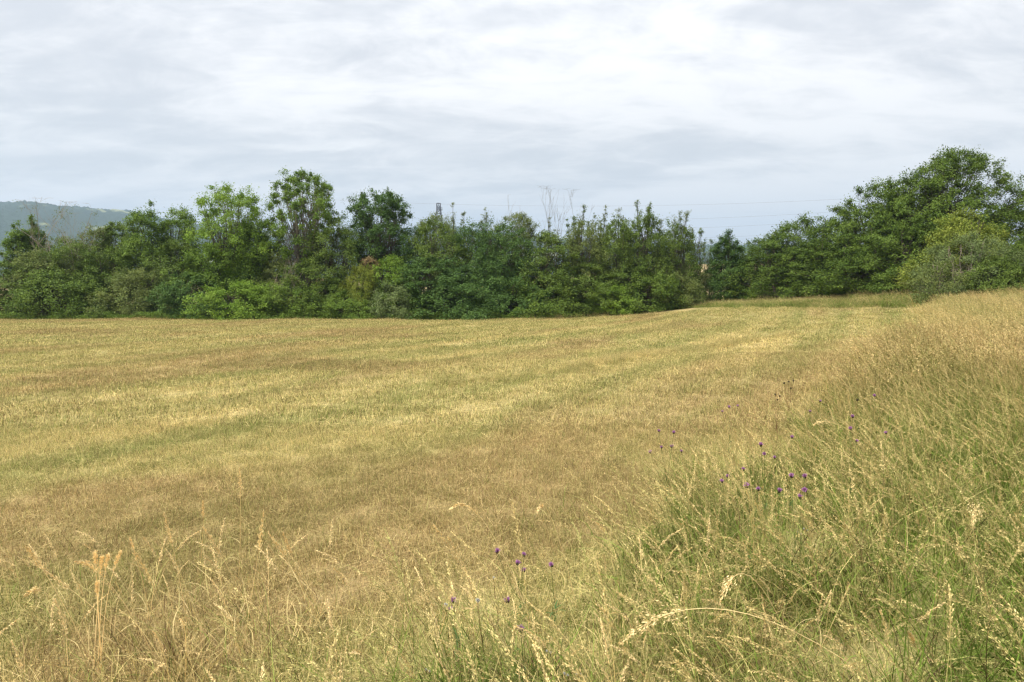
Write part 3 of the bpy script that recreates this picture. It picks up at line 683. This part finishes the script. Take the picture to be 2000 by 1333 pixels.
def panicles(g, base, d0, ln, bend, tone, npk, size, culmw, K=9, droop=.11, head=.30):
    n = len(base)
    bends = bend
    d = nrm(d0.copy()); p = base.copy(); pts = [p]; step = (ln/(K-1))[:, None]
    for k in range(K-1):
        p = p+d*step; pts.append(p)
        d = nrm(d+bends*(1+.6*k/K)+np.array([0, 0, -1])*droop*max(0, (k-K*.45))/K*2)
    P = np.stack(pts, 1)
    # culm as a crossed ribbon
    s1 = nrm(np.cross(d0, np.array([.3, 1., .1])))
    for sd in (s1, nrm(np.cross(nrm(d0), s1))):
        W = culmw*np.linspace(1, .35, K)[None, :, None]*sd[:, None]*.5
        V = np.stack([P-W, P+W], 2); idx = np.arange(n)[:, None]*K*2+np.arange(K-1)[None]*2
        Q = np.stack([idx, idx+1, idx+3, idx+2], -1)
        tc_ = tone.copy(); T = np.repeat(tc_[:, None], K*2, 1)
        g.add(V.reshape(-1, 3), Q.reshape(-1, 4), T.reshape(-1, 3))
    # spikelets
    m = npk; u = 1-head*R.uniform(0, 1, (n, m))**.9
    f = u*(K-1); k0 = np.floor(f).astype(int).clip(0, K-2); ff = (f-k0)[..., None]
    ii = np.arange(n)[:, None]
    pos = P[ii, k0]*(1-ff)+P[ii, k0+1]*ff; tan = nrm(P[ii, k0+1]-P[ii, k0])
    spread = size*1.05*np.clip((1-u)/head*1.1, .12, 1)[..., None]*(ln/.75)[:, None, None]
    off = nrm(R.normal(0, 1, (n, m, 3))+tan*1.0); pos = pos+off*spread*R.uniform(.2, 1.5, (n, m, 1))-np.array([0, 0, 1])*spread*.5
    ax = nrm(tan*1.2+off*.6+np.array([0, 0, -.25]))
    M_ = n*m
    tn = np.repeat(tone[:, None], m, 1).reshape(-1, 3).copy(); tn[:, 0] = np.clip(tn[:, 0]+.35, .5, 1.15); tn[:, 2] = R.uniform(.25, 1, M_); tn[:, 1] = np.minimum(np.repeat(R.uniform(.1, .95, n), m)*R.uniform(.8, 1, M_), .84)
    leaves(g, pos.reshape(-1, 3), ax.reshape(-1, 3), R.normal(0, 1, (M_, 3)), size*R.uniform(.7, 1.3, M_), size*R.uniform(.30, .44, M_), tn)
    return P
def tile_tall(name, seed, nb=290, ns=22, r=.42, hb=(.22, .62), hs=(.5, .95), lean=(-.36, -.08), greens=.80, npk=92, bw=.0062, cw=.0030, sz=.0115):
    global R
    R = np.random.default_rng(seed); g = Geo()
    a = R.uniform(0, 6.28, nb); q = np.sqrt(R.uniform(0, 1, nb))*r
    B = np.stack([np.cos(a)*q, np.sin(a)*q, np.zeros(nb)-.02], 1)
    d0 = nrm(np.stack([R.normal(lean[0]*.5, .48, nb), R.normal(lean[1]*.5, .38, nb), np.ones(nb)], 1))
    bd = np.stack([R.normal(lean[0]*.3, .2, nb), R.normal(lean[1]*.3, .2, nb), R.uniform(-.36, -.04, nb)], 1)
    dry = np.where(R.uniform(0, 1, nb) < greens, R.uniform(-.1, .38, nb), R.uniform(.45, 1.0, nb))
    tone = np.stack([dry, np.where(R.uniform(0, 1, nb) < .06, .95, R.uniform(0, .35, nb)), R.uniform(0, 1, nb)], 1)
    ribbons(g, B, d0, R.uniform(*hb, nb), bd, 6, bw*R.uniform(.6, 1.5, nb), tone)
    a = R.uniform(0, 6.28, ns); q = np.sqrt(R.uniform(0, 1, ns))*r
    B = np.stack([np.cos(a)*q, np.sin(a)*q, np.zeros(ns)-.02], 1)
    d0 = nrm(np.stack([R.normal(lean[0]*.7, .32, ns), R.normal(lean[1]*.6, .20, ns), np.ones(ns)], 1))
    bd = np.stack([R.normal(lean[0]*.14, .035, ns), R.normal(lean[1]*.14, .035, ns), R.uniform(-.05, .0, ns)], 1)
    tone = np.stack([R.uniform(.2, .95, ns), R.uniform(0, 1, ns), R.uniform(.2, 1, ns)], 1)
    panicles(g, B, d0, R.uniform(*hs, ns), bd, tone, npk, sz, cw, droop=.42)
    return g.mesh(name)
def protos(name, meshes, mat):
    c = bpy.data.collections.new(name)
    for i, me in enumerate(meshes):
        me.materials.append(mat); o = bpy.data.objects.new(f'{name}_tuft_{i:02d}', me); c.objects.link(o)
    return c
def scatter(name, XY, coll, scale, label, cat, zoff=0.0, rot=None):
    n = len(XY); P = np.stack([XY[:, 0], XY[:, 1], height(XY[:, 0], XY[:, 1])+zoff], 1)
    me = bpy.data.meshes.new(name); me.vertices.add(n); me.vertices.foreach_set('co', P.astype(np.float32).ravel())
    a = me.attributes.new('rot', 'FLOAT_VECTOR', 'POINT')
    rz = R.uniform(0, 2*np.pi, n) if rot is None else R.normal(0, rot, n)
    a.data.foreach_set('vector', np.stack([R.normal(0, .04, n), R.normal(0, .04, n), rz], 1).astype(np.float32).ravel())
    a = me.attributes.new('scl', 'FLOAT', 'POINT'); a.data.foreach_set('value', np.asarray(scale, np.float32))
    a = me.attributes.new('pick', 'INT', 'POINT'); a.data.foreach_set('value', R.integers(0, len(coll.objects), n).astype(np.int32))
    o = link(name, me); tag(o, label, cat, kind='stuff')
    ng = bpy.data.node_groups.new(name+' scatter', 'GeometryNodeTree')
    ng.interface.new_socket('Geometry', in_out='INPUT', socket_type='NodeSocketGeometry')
    ng.interface.new_socket('Geometry', in_out='OUTPUT', socket_type='NodeSocketGeometry')
    gi = ng.nodes.new('NodeGroupInput'); go = ng.nodes.new('NodeGroupOutput')
    ci = ng.nodes.new('GeometryNodeCollectionInfo'); ci.inputs['Collection'].default_value = coll
    ci.inputs['Separate Children'].default_value = True; ci.inputs['Reset Children'].default_value = True
    ip = ng.nodes.new('GeometryNodeInstanceOnPoints'); ip.inputs['Pick Instance'].default_value = True
    def attr(nm, ty):
        q = ng.nodes.new('GeometryNodeInputNamedAttribute'); q.data_type = ty; q.inputs['Name'].default_value = nm; return q.outputs['Attribute']
    er = ng.nodes.new('FunctionNodeEulerToRotation'); ng.links.new(attr('rot', 'FLOAT_VECTOR'), er.inputs[0])
    ng.links.new(gi.outputs[0], ip.inputs['Points']); ng.links.new(ci.outputs[0], ip.inputs['Instance'])
    ng.links.new(er.outputs[0], ip.inputs['Rotation']); ng.links.new(attr('scl', 'FLOAT'), ip.inputs['Scale'])
    ng.links.new(attr('pick', 'INT'), ip.inputs['Instance Index'])
    ng.links.new(ip.outputs[0], go.inputs[0])
    md = o.modifiers.new('scatter', 'NODES'); md.node_group = ng
    return o
C_S = protos('stubble', [tile_short(f'stubble_{i}', 20+i, 560, .34, .025, .095) for i in range(6)], M_FIELD)
C_M = protos('stubble_far', [tile_short(f'stubble_far_{i}', 40+i, 420, .6, .03, .09, .007, 60, 2) for i in range(4)], M_FIELD)
C_F = protos('stubble_horizon', [tile_short(f'stubble_horizon_{i}', 60+i, 420, 1.1, .03, .085, .014, 50, 2) for i in range(4)], M_FIELD)
C_W = protos('long_stubble', [tile_short(f'long_stubble_{i}', 80+i, 130, .22, .10, .26, .0036, 14, 4) for i in range(4)], M_FIELD)
C_T = protos('meadow', [tile_tall(f'meadow_{i}', 100+i) for i in range(6)], M_TALL)
C_TF = protos('meadow_far', [tile_tall(f'meadow_far_{i}', 120+i, 260, 60, .7, (.2, .55), (.5, .85), (-.3, -.05), .55, 18, .009, .006, .026) for i in range(4)], M_TALL)
C_TG = protos('verge', [tile_tall(f'verge_{i}', 160+i, 320, 18, .7, (.2, .55), (.45, .8), (-.3, -.05), .94, 14, .011, .006, .022) for i in range(3)], M_TALL)
C_L = protos('loose_stems', [tile_tall(f'loose_stems_{i}', 140+i, 26, 5, .4, (.15, .40), (.35, .70), (-.35, -.05), .4, 30) for i in range(6)], M_TALL)

C_ST = protos('seed_stems', [tile_tall(f'seed_stems_{i}', 180+i, 10, 3, .22, (.15, .35), (.38, .66), (-.30, -.02), .5, 110, .0045, .003, .0105) for i in range(6)], M_STALK)
R = np.random.default_rng(99)
def vnoise(x, y, s, seed):
    q = np.random.default_rng(seed); v = 0
    for _ in range(7):
        a = q.uniform(0, 6.28); f = q.uniform(.5, 1.6)/s; v = v+np.sin((x*np.cos(a)+y*np.sin(a))*f*6.28+q.uniform(0, 6.28))
    return v/7*1.8
def wedge(y0, y1, dens, margin=1.5, side=.80, gridj=None):
    c = dens**-.5; xm = y1*side+margin                    # one point in every square of a jittered grid: no bald spots
    X_, Y_ = np.meshgrid(np.arange(-xm, xm, c), np.arange(y0, y1, c))
    P = np.stack([X_.ravel(), Y_.ravel()], 1)+R.uniform(-.1, 1.1, (X_.size, 2))*c
    return P[np.abs(P[:, 0]) < P[:, 1]*side+margin]
def thr(P): return .35+.12*P[:, 1]
def mown(P): return P[dbank(P[:, 0], P[:, 1]) < .9+thr(P)+.5*vnoise(P[:, 0], P[:, 1], 4, 3)]
edge_y = lambda x: 55.3-.035*np.maximum(x, 0)*10*0+0*x           # far end of the mown field
def farcut(P): return P[(P[:, 1] < 55.6+.35*vnoise(P[:, 0], P[:, 1], 5, 9))]
P = mown(wedge(1.2, 9, 24)); scatter('mown_grass', P, C_S, R.uniform(.6, 1.0, len(P)), 'short mown grass and cut straw close to the camera', 'grass')
P = mown(wedge(8.5, 24, 6.5)); scatter('mown_grass', P, C_M, R.uniform(.7, 1.2, len(P)), 'short mown grass in the middle of the field', 'grass')
P = farcut(mown(wedge(23, 57, 2.6, 8))); scatter('mown_grass', P, C_F, R.uniform(.7, 1.2, len(P)), 'short mown grass at the far end of the field', 'grass')
# longer missed tufts in rows
P = mown(wedge(2, 40, 2.2)); u = dbank(P[:, 0], P[:, 1])
v = vnoise(u*3, P[:, 1]*.35, 4, 12)+.4*vnoise(P[:, 0], P[:, 1], 1.3, 5)
P = P[v > .6]; scatter('mown_grass', P, C_W, R.uniform(.3, .6, len(P)), 'longer missed tufts standing in rows on the mown field', 'grass')

# rows the mower left along the wheel track
for pts_, lb_ in (([(1120, 722), (1300, 692), (1430, 672), (1570, 650)], 'ragged row of taller golden grass along the wheel track'), ([(860, 752), (1010, 742), (1190, 716)], 'ragged row of bleached grass in the middle of the field'), ([(1180, 700), (1330, 684), (1500, 660)], 'second thin row of longer grass beside the wheel track')):
    q_ = [on_ground(*p_)[:2] for p_ in pts_]; ln_ = sum(np.hypot(*(np.array(b_)-a_)) for a_, b_ in zip(q_, q_[1:]))
    P = strip_points(int(ln_*30), q_, .5); P = P[vnoise(P[:, 0], P[:, 1], 2.2, 31) > -.35]
    scatter('mown_grass', P, C_W, R.uniform(.35, .8, len(P))*(1.5 if 'wheel track' in lb_ and 'taller' in lb_ else 1), lb_, 'grass')

# tall meadow grass
def tallmask(P, soft=0): 
    d = dbank(P[:, 0], P[:, 1]); return d > thr(P)+.45*vnoise(P[:, 0], P[:, 1], 3.5, 3)+soft
P = wedge(.9, 11, 7, 2.2); P = P[tallmask(P)]; P = P[np.hypot(P[:, 0], P[:, 1]) > 1.25]
scatter('tall_grass', P, C_T, R.uniform(.5, 1.0, len(P)), 'tall seeding meadow grass on the near bank at right', 'grass', rot=.7)
P = wedge(10.5, 50, 2.9, 3, .85); P = P[tallmask(P)]
scatter('tall_grass', P, C_TF, R.uniform(.7, 1.1, len(P)), 'tall straw coloured grass on the far bank at right', 'grass', rot=.6)
# strip of uncut grass before the far trees
ex_, ey_ = zip(*sorted((on_ground(q_, y_)[0], on_ground(q_, y_)[1]) for q_, y_ in ((960, 621), (1080, 615), (1200, 608), (1330, 604), (1460, 602), (1590, 602), (1700, 602), (1790, 602), (1860, 598))))
P = np.stack([R.uniform(ex_[0], ex_[-1]+4, 3400), R.uniform(36, 66, 3400)], 1); e_ = np.interp(P[:, 0], ex_, ey_)+.35*vnoise(P[:, 0], P[:, 1]*0, 5, 9)
P = P[(P[:, 1] > e_) & (P[:, 1] < e_+1+np.clip(P[:, 0]-ex_[0], 0, 11))]
scatter('tall_grass', P, C_TG, R.uniform(.7, 1.2, len(P))*(.35+.65*ss(-1, 17, P[:, 0]))*(.8+.25*vnoise(P[:, 0], P[:, 1], 4, 77)), 'strip of uncut green and straw grass before the far trees', 'grass', rot=1.5)
P = np.stack([R.uniform(-46, 8, 1700), R.uniform(54.9, 56.9, 1700)], 1); P = P[P[:, 1] > 55.3+.5*vnoise(P[:, 0], P[:, 1]*0, 6, 17)]
scatter('tall_grass', P, C_L, R.uniform(.4, 1.0, len(P)), 'thin fringe of long grass at the foot of the left hedge', 'grass', rot=1.5)
# loose stems in front of the bank and at the near edge
P = wedge(2.2, 30, 2.6); d = dbank(P[:, 0], P[:, 1])-thr(P); P = P[(d > -3.0) & (d < .6) & (R.uniform(0, 1, len(P)) < ss(-3.2, .2, d)**2+.03)]
scatter('tall_grass', P, C_L, R.uniform(.6, 1.1, len(P)), 'loose seed stems where the mown field meets the bank', 'grass', rot=.6)
P = np.stack([R.uniform(-4.2, 1.5, 150), R.uniform(1.9, 3.9, 150)], 1); P = P[R.uniform(0, 1, 150) < ss(4.0, 2.7, P[:, 1])+.12*(P[:, 1] < 3.9)]
scatter('tall_grass', P, C_L, R.uniform(.45, .85, len(P)), 'loose grass stems at the near edge of the field', 'grass', rot=.6)
P = np.stack([R.uniform(-3.6, 1.4, 80), R.uniform(2.1, 3.7, 80)], 1)
scatter('tall_grass', P, C_ST, R.uniform(.5, 1.0, len(P)), 'thin tan seed stems at the near edge of the field', 'grass', rot=.8)
P = np.stack([R.uniform(-3.6, 1.2, 90), R.uniform(1.7, 3.1, 90)], 1)
scatter('mown_grass', P, C_W, R.uniform(.7, 1.25, len(P)), 'longer straw and green blades at the near edge of the field', 'grass')

# ------------------------------------------------------------------ single stalks one can tell apart
def stalk(label, tip, base, straw=.9, fuzzy=1.0, over=0.06, npk=150, seed=0, cw=.0034, via=None, head=.28, name='grass_stalk'):
    """one seeding stem from the ground under the base pixel to the tip pixel"""
    global R
    R = np.random.default_rng(7000+seed)
    b0 = on_ground(*base); dep = b0[1]
    tp = at_depth(tip[0], tip[1], dep*(1-over)+.0)
    K = 14; t = np.linspace(0, 1, K)[:, None]
    if via is not None:
        m_ = at_depth(via[0], via[1], (dep+tp[1])/2); c_ = 2*m_-.5*(b0+tp)
    else:
        c_ = (b0+tp)/2+np.array([.02, 0, .06*np.linalg.norm(tp-b0)])
    P = b0*(1-t)**2+c_*2*t*(1-t)+tp*t*t
    P = P-b0; ln = np.linalg.norm(np.diff(P, axis=0), axis=1).sum()
    root = bpy.data.objects.new(name, None); COL.objects.link(root); root.location = b0
    tag(root, label, 'grass stalk', 'single seed stalks')
    tn = np.array([straw, .3, .75]); g = Geo(); tube1(g, P, np.linspace(cw*.5, cw*.22, K), 5, tn); g.obj('stem', M_STALK, root)
    u = 1-head*R.uniform(0, 1, npk)**.85; f = u*(K-1); k0 = np.floor(f).astype(int).clip(0, K-2); ff = (f-k0)[:, None]
    pos = P[k0]*(1-ff)+P[k0+1]*ff; tan = nrm(P[k0+1]-P[k0])
    sp_ = .012*fuzzy*np.clip((1-u)/head*1.3, .15, 1)[:, None]*ln/.6
    off = nrm(R.normal(0, 1, (npk, 3))+tan); pos = pos+off*sp_*R.uniform(.1, 1.5, (npk, 1))
    g = Geo(); leaves(g, pos, nrm(tan*1.4+off*.6), R.normal(0, 1, (npk, 3)), .0125*R.uniform(.7, 1.3, npk), .0044*R.uniform(.7, 1.3, npk),
                      np.stack([np.clip(straw+R.normal(.1, .12, npk), 0, 1.2), R.uniform(0, .5, npk), R.uniform(.35, 1, npk)], 1))
    g.obj('seed_head', M_STALK, root)
    for i in (np.array([K//5]), np.array([K//3])):
        n = 1; g = Geo(); ribbons(g, P[i], nrm(np.stack([R.normal(0, .5, n), R.normal(0, .3, n), np.ones(n)], 1)), R.uniform(.12, .22, n), np.array([[0, 0, -.25]]*n)+R.normal(0, .1, (n, 3)), 7, np.full(n, .0045), np.tile([.45, .1, .6], (n, 1)))
        g.obj('leaf', M_STALK, root)
    return root
STK = [
 ('stalk with a long nodding head, tallest one at the near left edge', (320, 1002), (367, 1240), {}, None),
 ('stalk leaning left out of the lower left corner, outermost', (50, 1068), (205, 1345), {}, (118, 1170)),
 ('stalk just right of the outermost leaning one at lower left', (66, 1100), (300, 1300), dict(fuzzy=.8), None),
 ('arched stalk crossing in front of the fluffy clump at lower left', (150, 1098), (310, 1300), {}, (222, 1150)),
 ('reddish upright stalk between the fluffy clump and the tallest stalk', (254, 1052), (295, 1230), dict(straw=.8), None),
 ('bent grey green stalk right of the reddish upright one', (268, 1083), (362, 1320), dict(straw=.55), None),
 ('short upright brown stalk standing alone in the brown stubble', (396, 978), (391, 1105), dict(fuzzy=.7), None),
 ('straight stalk leaning right with a narrow tip, lower left third', (515, 1000), (470, 1290), dict(fuzzy=.7), None),
 ('pale fuzzy stalk leaning left, left of the straight narrow one', (397, 1030), (505, 1240), {}, None),
 ('isolated tall upright stalk highest in the brown stubble', (468, 915), (466, 1130), dict(fuzzy=.8), None),
 ('stalk leaning left, first of two crossing near the lower centre left', (525, 1042), (625, 1220), {}, None),
 ('thin stalk right of the two crossing ones', (552, 1040), (600, 1200), dict(fuzzy=.6), None),
 ('pale drooping head low at the left edge', (50, 1163), (180, 1330), dict(straw=.6), (110, 1180)),
 ('stalk with a hooked arching tip in the lower centre', (880, 995), (1078, 1333), dict(straw=.85, fuzzy=.4, head=.35), (965, 1050)),
 ('long thin stalk leaning left, left of the hooked one', (845, 1022), (1010, 1320), dict(fuzzy=.6), None),
 ('fuzzy headed stalk between the long thin one and the hooked one', (876, 1050), (985, 1300), {}, None),
 ('stalk with a bowed tip right of the hooked one', (1050, 1000), (1130, 1200), dict(fuzzy=.6), (1080, 1020)),
 ('short leaning stalk over the brown stubble, centre', (1150, 1010), (1260, 1130), {}, None),
 ('long pale straw arching in from the lower right with a heavy head', (1212, 1258), (1745, 1360), dict(fuzzy=1.5, npk=240, cw=.0042, head=.30), (1440, 1195)),
 ('bright straight straw leaning right at lower right', (1660, 1140), (1572, 1330), dict(fuzzy=.3, npk=20, straw=1.1), None),
 ('heavy nodding head in front of the long arching straw', (1405, 1180), (1560, 1300), dict(fuzzy=1.5, npk=160), (1470, 1130)),
 ('yellow double stalk leaning left near the right edge, middle height', (1772, 925), (1845, 1120), dict(fuzzy=.3, npk=20, straw=1.0), None),
 ('long stalk with a pale head above the purple flowers', (1590, 830), (1790, 960), dict(fuzzy=1.1), (1665, 845)),
 ('drooping grey green tuft of seeds near the right edge', (1900, 1030), (1985, 1130), dict(fuzzy=2.2, npk=200, straw=.5), (1930, 990)),
 ('reddish seed head low at right', (1775, 1235), (1800, 1333), dict(straw=.9, fuzzy=1.2), None),
 ('tall thin stalk on the skyline of the bank at right', (1778, 580), (1790, 625), dict(fuzzy=.4, cw=.012), None),
]
for i_, (lb, tip, base, kw, via) in enumerate(STK): stalk(lb, tip, base, seed=i_, via=via, **kw)

# fluffy cocksfoot clump at lower left
R = np.random.default_rng(321)
b0 = on_ground(200, 1318)
root = bpy.data.objects.new('grass_clump', None); COL.objects.link(root); root.location = b0
tag(root, 'upright clump of orange stems with fluffy tan heads at lower left', 'grass clump')
for tx, ty, bend in ((186, 1080, -.3), (199, 1090, 0), (212, 1086, .1), (236, 1080, .9), (190, 1140, -.4)):
    tp = at_depth(tx, ty, b0[1])-b0; K = 12; t = np.linspace(0, 1, K)[:, None]; j = np.array([R.normal(0, .012), R.normal(0, .02), 0])
    P = j*(1-t)**2+2*t*(1-t)*np.array([tp[0]*.3, 0, tp[2]*.75])+tp*t*t
    g = Geo(); tube1(g, P, np.linspace(.0018, .0010, K), 5, np.array([.95, .8, .9])); g.obj('stem', M_STALK, root)
    n = 220; u = R.choice([.86, .93, .985, .78], n, p=[.3, .3, .3, .1])+R.normal(0, .018, n); u = u.clip(.7, 1)
    f = u*(K-1); k0 = np.floor(f).astype(int).clip(0, K-2); ff = (f-k0)[:, None]; pos = P[k0]*(1-ff)+P[k0+1]*ff
    off = nrm(R.normal(0, 1, (n, 3))); pos = pos+off*.0085*R.uniform(.2, 1, (n, 1))
    g = Geo(); leaves(g, pos, off*.5+np.array([0, 0, 1]), R.normal(0, 1, (n, 3)), .009*R.uniform(.7, 1.3, n), .0036*np.ones(n), np.stack([R.uniform(.85, 1.15, n), R.uniform(0, .6, n), R.uniform(.5, 1, n)], 1))
    g.obj('seed_head', M_STALK, root)

# knapweed, white seed heads, dark buds
def flowermat(name, c1, c2, trans=.3):
    m, t, b = newmat(name); at = node(t, 'ShaderNodeAttribute', attribute_name='tone'); s = node(t, 'ShaderNodeSeparateColor'); t.links.new(at.outputs['Color'], s.inputs[0])
    leaf_shader(t, b, mixc(t, s.outputs[0], c1, c2), trans); return m
M_PURP = flowermat('purple florets', (.40, .16, .38), (.64, .34, .60))
M_BRACT = flowermat('dark bracts', (.035, .028, .015), (.09, .075, .035), 0)
M_STEM = flowermat('flower stem', (.09, .13, .035), (.17, .21, .06), .1)
M_BSTEM = flowermat('brown stem', (.13, .06, .03), (.2, .10, .05), .1)
M_WHITE = flowermat('white down', (.62, .60, .54), (.8, .78, .72))
M_WLEAF = flowermat('weed leaf', (.06, .12, .035), (.12, .19, .06), .25)
def flower_plant(name, label, heads, kind='purple', h=.5, size=.021, seed=0, cat='flower', group='purple knapweed plants', foot=None):
    """heads: photo pixels of the flower heads of one plant"""
    global R
    R = np.random.default_rng(8000+seed)
    heads = [np.array(q, float) for q in heads]
    mid = np.mean(heads, 0); c = on_ground(mid[0], mid[1], h); dep = c[1]
    fx, fy = c[0]+.02, c[1]+.03; z0 = float(height(fx, fy)); b0 = np.array([fx, fy, z0])
    root = bpy.data.objects.new(name, None); COL.objects.link(root); root.location = b0; tag(root, label, cat, group)
    fork = np.array([0, 0, max(.12, h*.45)]); g = Geo()
    sm = M_STEM if kind == 'purple' else M_BSTEM
    tube1(g, curve_pts(np.zeros((1, 3))-[[0, 0, .02]], fork[None], np.array([[R.normal(0, .02), 0, 0]]), 5)[0], [.0024, .0022, .002, .002, .0018], 6, np.array([.4, .4, .4]))
    for q in heads:
        tp = at_depth(q[0], q[1], dep+R.normal(0, .03))-b0
        st_ = fork*R.uniform(.6, 1.0)
        tube1(g, curve_pts(st_[None], tp[None], np.array([[0, 0, -.05]]), 6)[0], np.linspace(.0017, .0012, 6), 5, np.array([.5, .5, .5]))
    g.obj('stem', sm, root)
    for q in heads:
        RS = R.uniform(.85, 1.15)*size
        tp = at_depth(q[0], q[1], dep)-b0; up = nrm(np.array([R.normal(-.1, .3), R.normal(-.2, .2), 1.]))
        rgs = []; th = np.arange(9)/9*2*np.pi; a_ = nrm(np.cross(up, [0, 1, 0.1])); b_ = np.cross(up, a_)
        g = Geo()
        if kind in ('purple', 'bud'):
            for zz_, rr_ in ((-.75, .12), (-.55, .36), (-.3, .44), (-.05, .36), (.05, .26)):
                rgs.append(tp+up*zz_*RS+(np.cos(th)[:, None]*a_+np.sin(th)[:, None]*b_)*rr_*RS)
            V = np.concatenate(rgs); Q = [(k*9+j, k*9+(j+1) % 9, (k+1)*9+(j+1) % 9, (k+1)*9+j) for k in range(4) for j in range(9)]
            g.add(V, Q, R.uniform(0, 1, (len(V), 3)))
            n = 40; a2 = R.uniform(0, 6.28, n); dd = nrm(np.cos(a2)[:, None]*a_+np.sin(a2)[:, None]*b_+up*R.uniform(.2, .9, (n, 1)))
            leaves(g, tp+up*R.uniform(-.55, -.05, (n, 1))*RS+dd*.33*RS, dd, nrm(dd+up), .28*RS*np.ones(n), .14*RS*np.ones(n), R.uniform(0, 1, (n, 3)))
            g.obj('bud_cup', M_BRACT, root)
        if kind == 'purple':
            g = Geo(); n = 110; a2 = R.uniform(0, 6.28, n); el = R.uniform(.05, 1.0, (n, 1))**.8
            dd = nrm((np.cos(a2)[:, None]*a_+np.sin(a2)[:, None]*b_)*(1.15-el)+up*(el+.1))
            leaves(g, tp+up*.0*RS+dd*.12*RS, dd, R.normal(0, 1, (n, 3)), .85*RS*R.uniform(.6, 1.15, n), .20*RS*np.ones(n), R.uniform(0, 1, (n, 3)))
            g.obj('flower_head', M_PURP, root)
        if kind == 'white':
            g = Geo(); n = 130; dd = nrm(R.normal(0, 1, (n, 3))+up*.5)
            leaves(g, np.repeat(tp[None], n, 0), dd, R.normal(0, 1, (n, 3)), .62*RS*R.uniform(.6, 1.1, n), .16*RS*np.ones(n), R.uniform(0, 1, (n, 3)))
            g.obj('flower_head', M_WHITE, root)
    if kind == 'purple':
        for j in range(6):
            g = Geo(); zz_ = R.uniform(.05, .8)*fork[2]; a2 = R.uniform(0, 6.28)
            ribbons(g, np.array([[0, 0, zz_]]), np.array([[math.cos(a2), math.sin(a2), .9]]), np.array([R.uniform(.06, .12)]), np.array([[0, 0, -.3]]), 6, np.array([.012]), np.array([[.5, .5, .5]]), side=np.array([[-math.sin(a2), math.cos(a2), 0]]))
            g.obj('leaf', M_WLEAF, root)
    return root
KN = [
 ('leftmost cluster of purple knapweed at the edge of the brown stubble, six heads', [(1287, 842), (1316, 845), (1292, 874), (1312, 872), (1270, 883), (1331, 882)], .42),
 ('three small purple knapweed heads above the leftmost cluster', [(1411, 804), (1424, 795), (1441, 793)], .45),
 ('single purple knapweed head in the middle of the upper flowers', [(1547, 854)], .58),
 ('three purple knapweed heads in a descending row', [(1486, 869), (1493, 887), (1513, 894)], .52),
 ('two small knapweed heads left of the upper right flowers', [(1582, 804), (1602, 784)], .55),
 ('highest and rightmost small purple head on the bank', [(1708, 773)], .58),
 ('close group of three purple heads towards the upper right', [(1665, 814), (1661, 837), (1673, 862)], .58),
 ('single purple head furthest right on the bank', [(1730, 846)], .58),
 ('pair of large bright purple heads side by side', [(1546, 930), (1572, 931)], .55),
 ('large purple double head left of the drooping straw', [(1458, 949), (1481, 956)], .52),
 ('pale purple head right of the large double head', [(1522, 959)], .5),
 ('two small purple heads below the bright pair', [(1563, 971), (1572, 958)], .5),
 ('three tiny purple heads left of the large double head', [(1421, 931), (1410, 940), (1452, 917)], .45),
 ('small knapweed group in the lower centre, four heads', [(971, 1077), (1023, 1084), (1011, 1100), (1023, 1114)], .30),
 ('single purple head right of the lower centre group', [(1077, 1104)], .30),
 ('two purple heads lowest and furthest left', [(886, 1173), (881, 1190)], .25),
 ('small purple head beside the white seed heads', [(991, 1173)], .28),
 ('pale purple head lowest in the centre', [(1017, 1229)], .28),
]
for i_, (lb, hd, h_) in enumerate(KN): flower_plant('knapweed', lb, hd, 'purple', h_+(.12 if h_ > .4 else .06), seed=i_, size=.017 if hd[0][1] > 1050 else .018)
WH = [('white seed head on a tall brown stem, highest of the lower centre', [(964, 1130)]), ('small white seed head on a reddish stem, left of the highest one', [(933, 1173)]), ('white seed head beside the two lowest purple heads', [(871, 1181)])]
for i_, (lb, hd) in enumerate(WH): flower_plant('seed_head_plant', lb, hd, 'white', .34, .017, 50+i_, group='white seed heads')
DK = [('dark brown bud heads on thin stems above the purple flowers', [(1532, 748), (1540, 745), (1550, 743), (1545, 758)]), ('cluster of dark buds, left of the upper bud heads', [(1514, 770), (1523, 773), (1518, 780)]), ('dark buds over the close group of three purple heads', [(1662, 806), (1675, 780)])]
for i_, (lb, hd) in enumerate(DK): flower_plant('seed_head_plant', lb, hd, 'bud', .62, .026, 70+i_, group='dark bud heads')
# small white yarrow-like flowers deep in the near grass
for i_, (q, lb) in enumerate([((832, 1308), 'tiny white flower cluster at the bottom edge, left of centre'), ((1102, 1316), 'tiny white flower cluster at the bottom edge, centre'), ((1126, 1315), 'tiny white flower right of the bottom centre cluster'), ((1570, 1033), 'tiny white flower deep in the grass at right'), ((1068, 1272), 'tiny white flower above the bottom centre cluster'), ((1558, 1040), 'tiny pale flower beside the one deep in the grass at right')]):
    flower_plant('white_flower', lb, [q, (q[0]+7, q[1]+3)], 'white', .2, .010, 90+i_, group='tiny white flowers in the grass')
print('TRIS', sum(len(m_.polygons)*2 for m_ in {o.data for o in scene.objects if o.type == 'MESH'}))
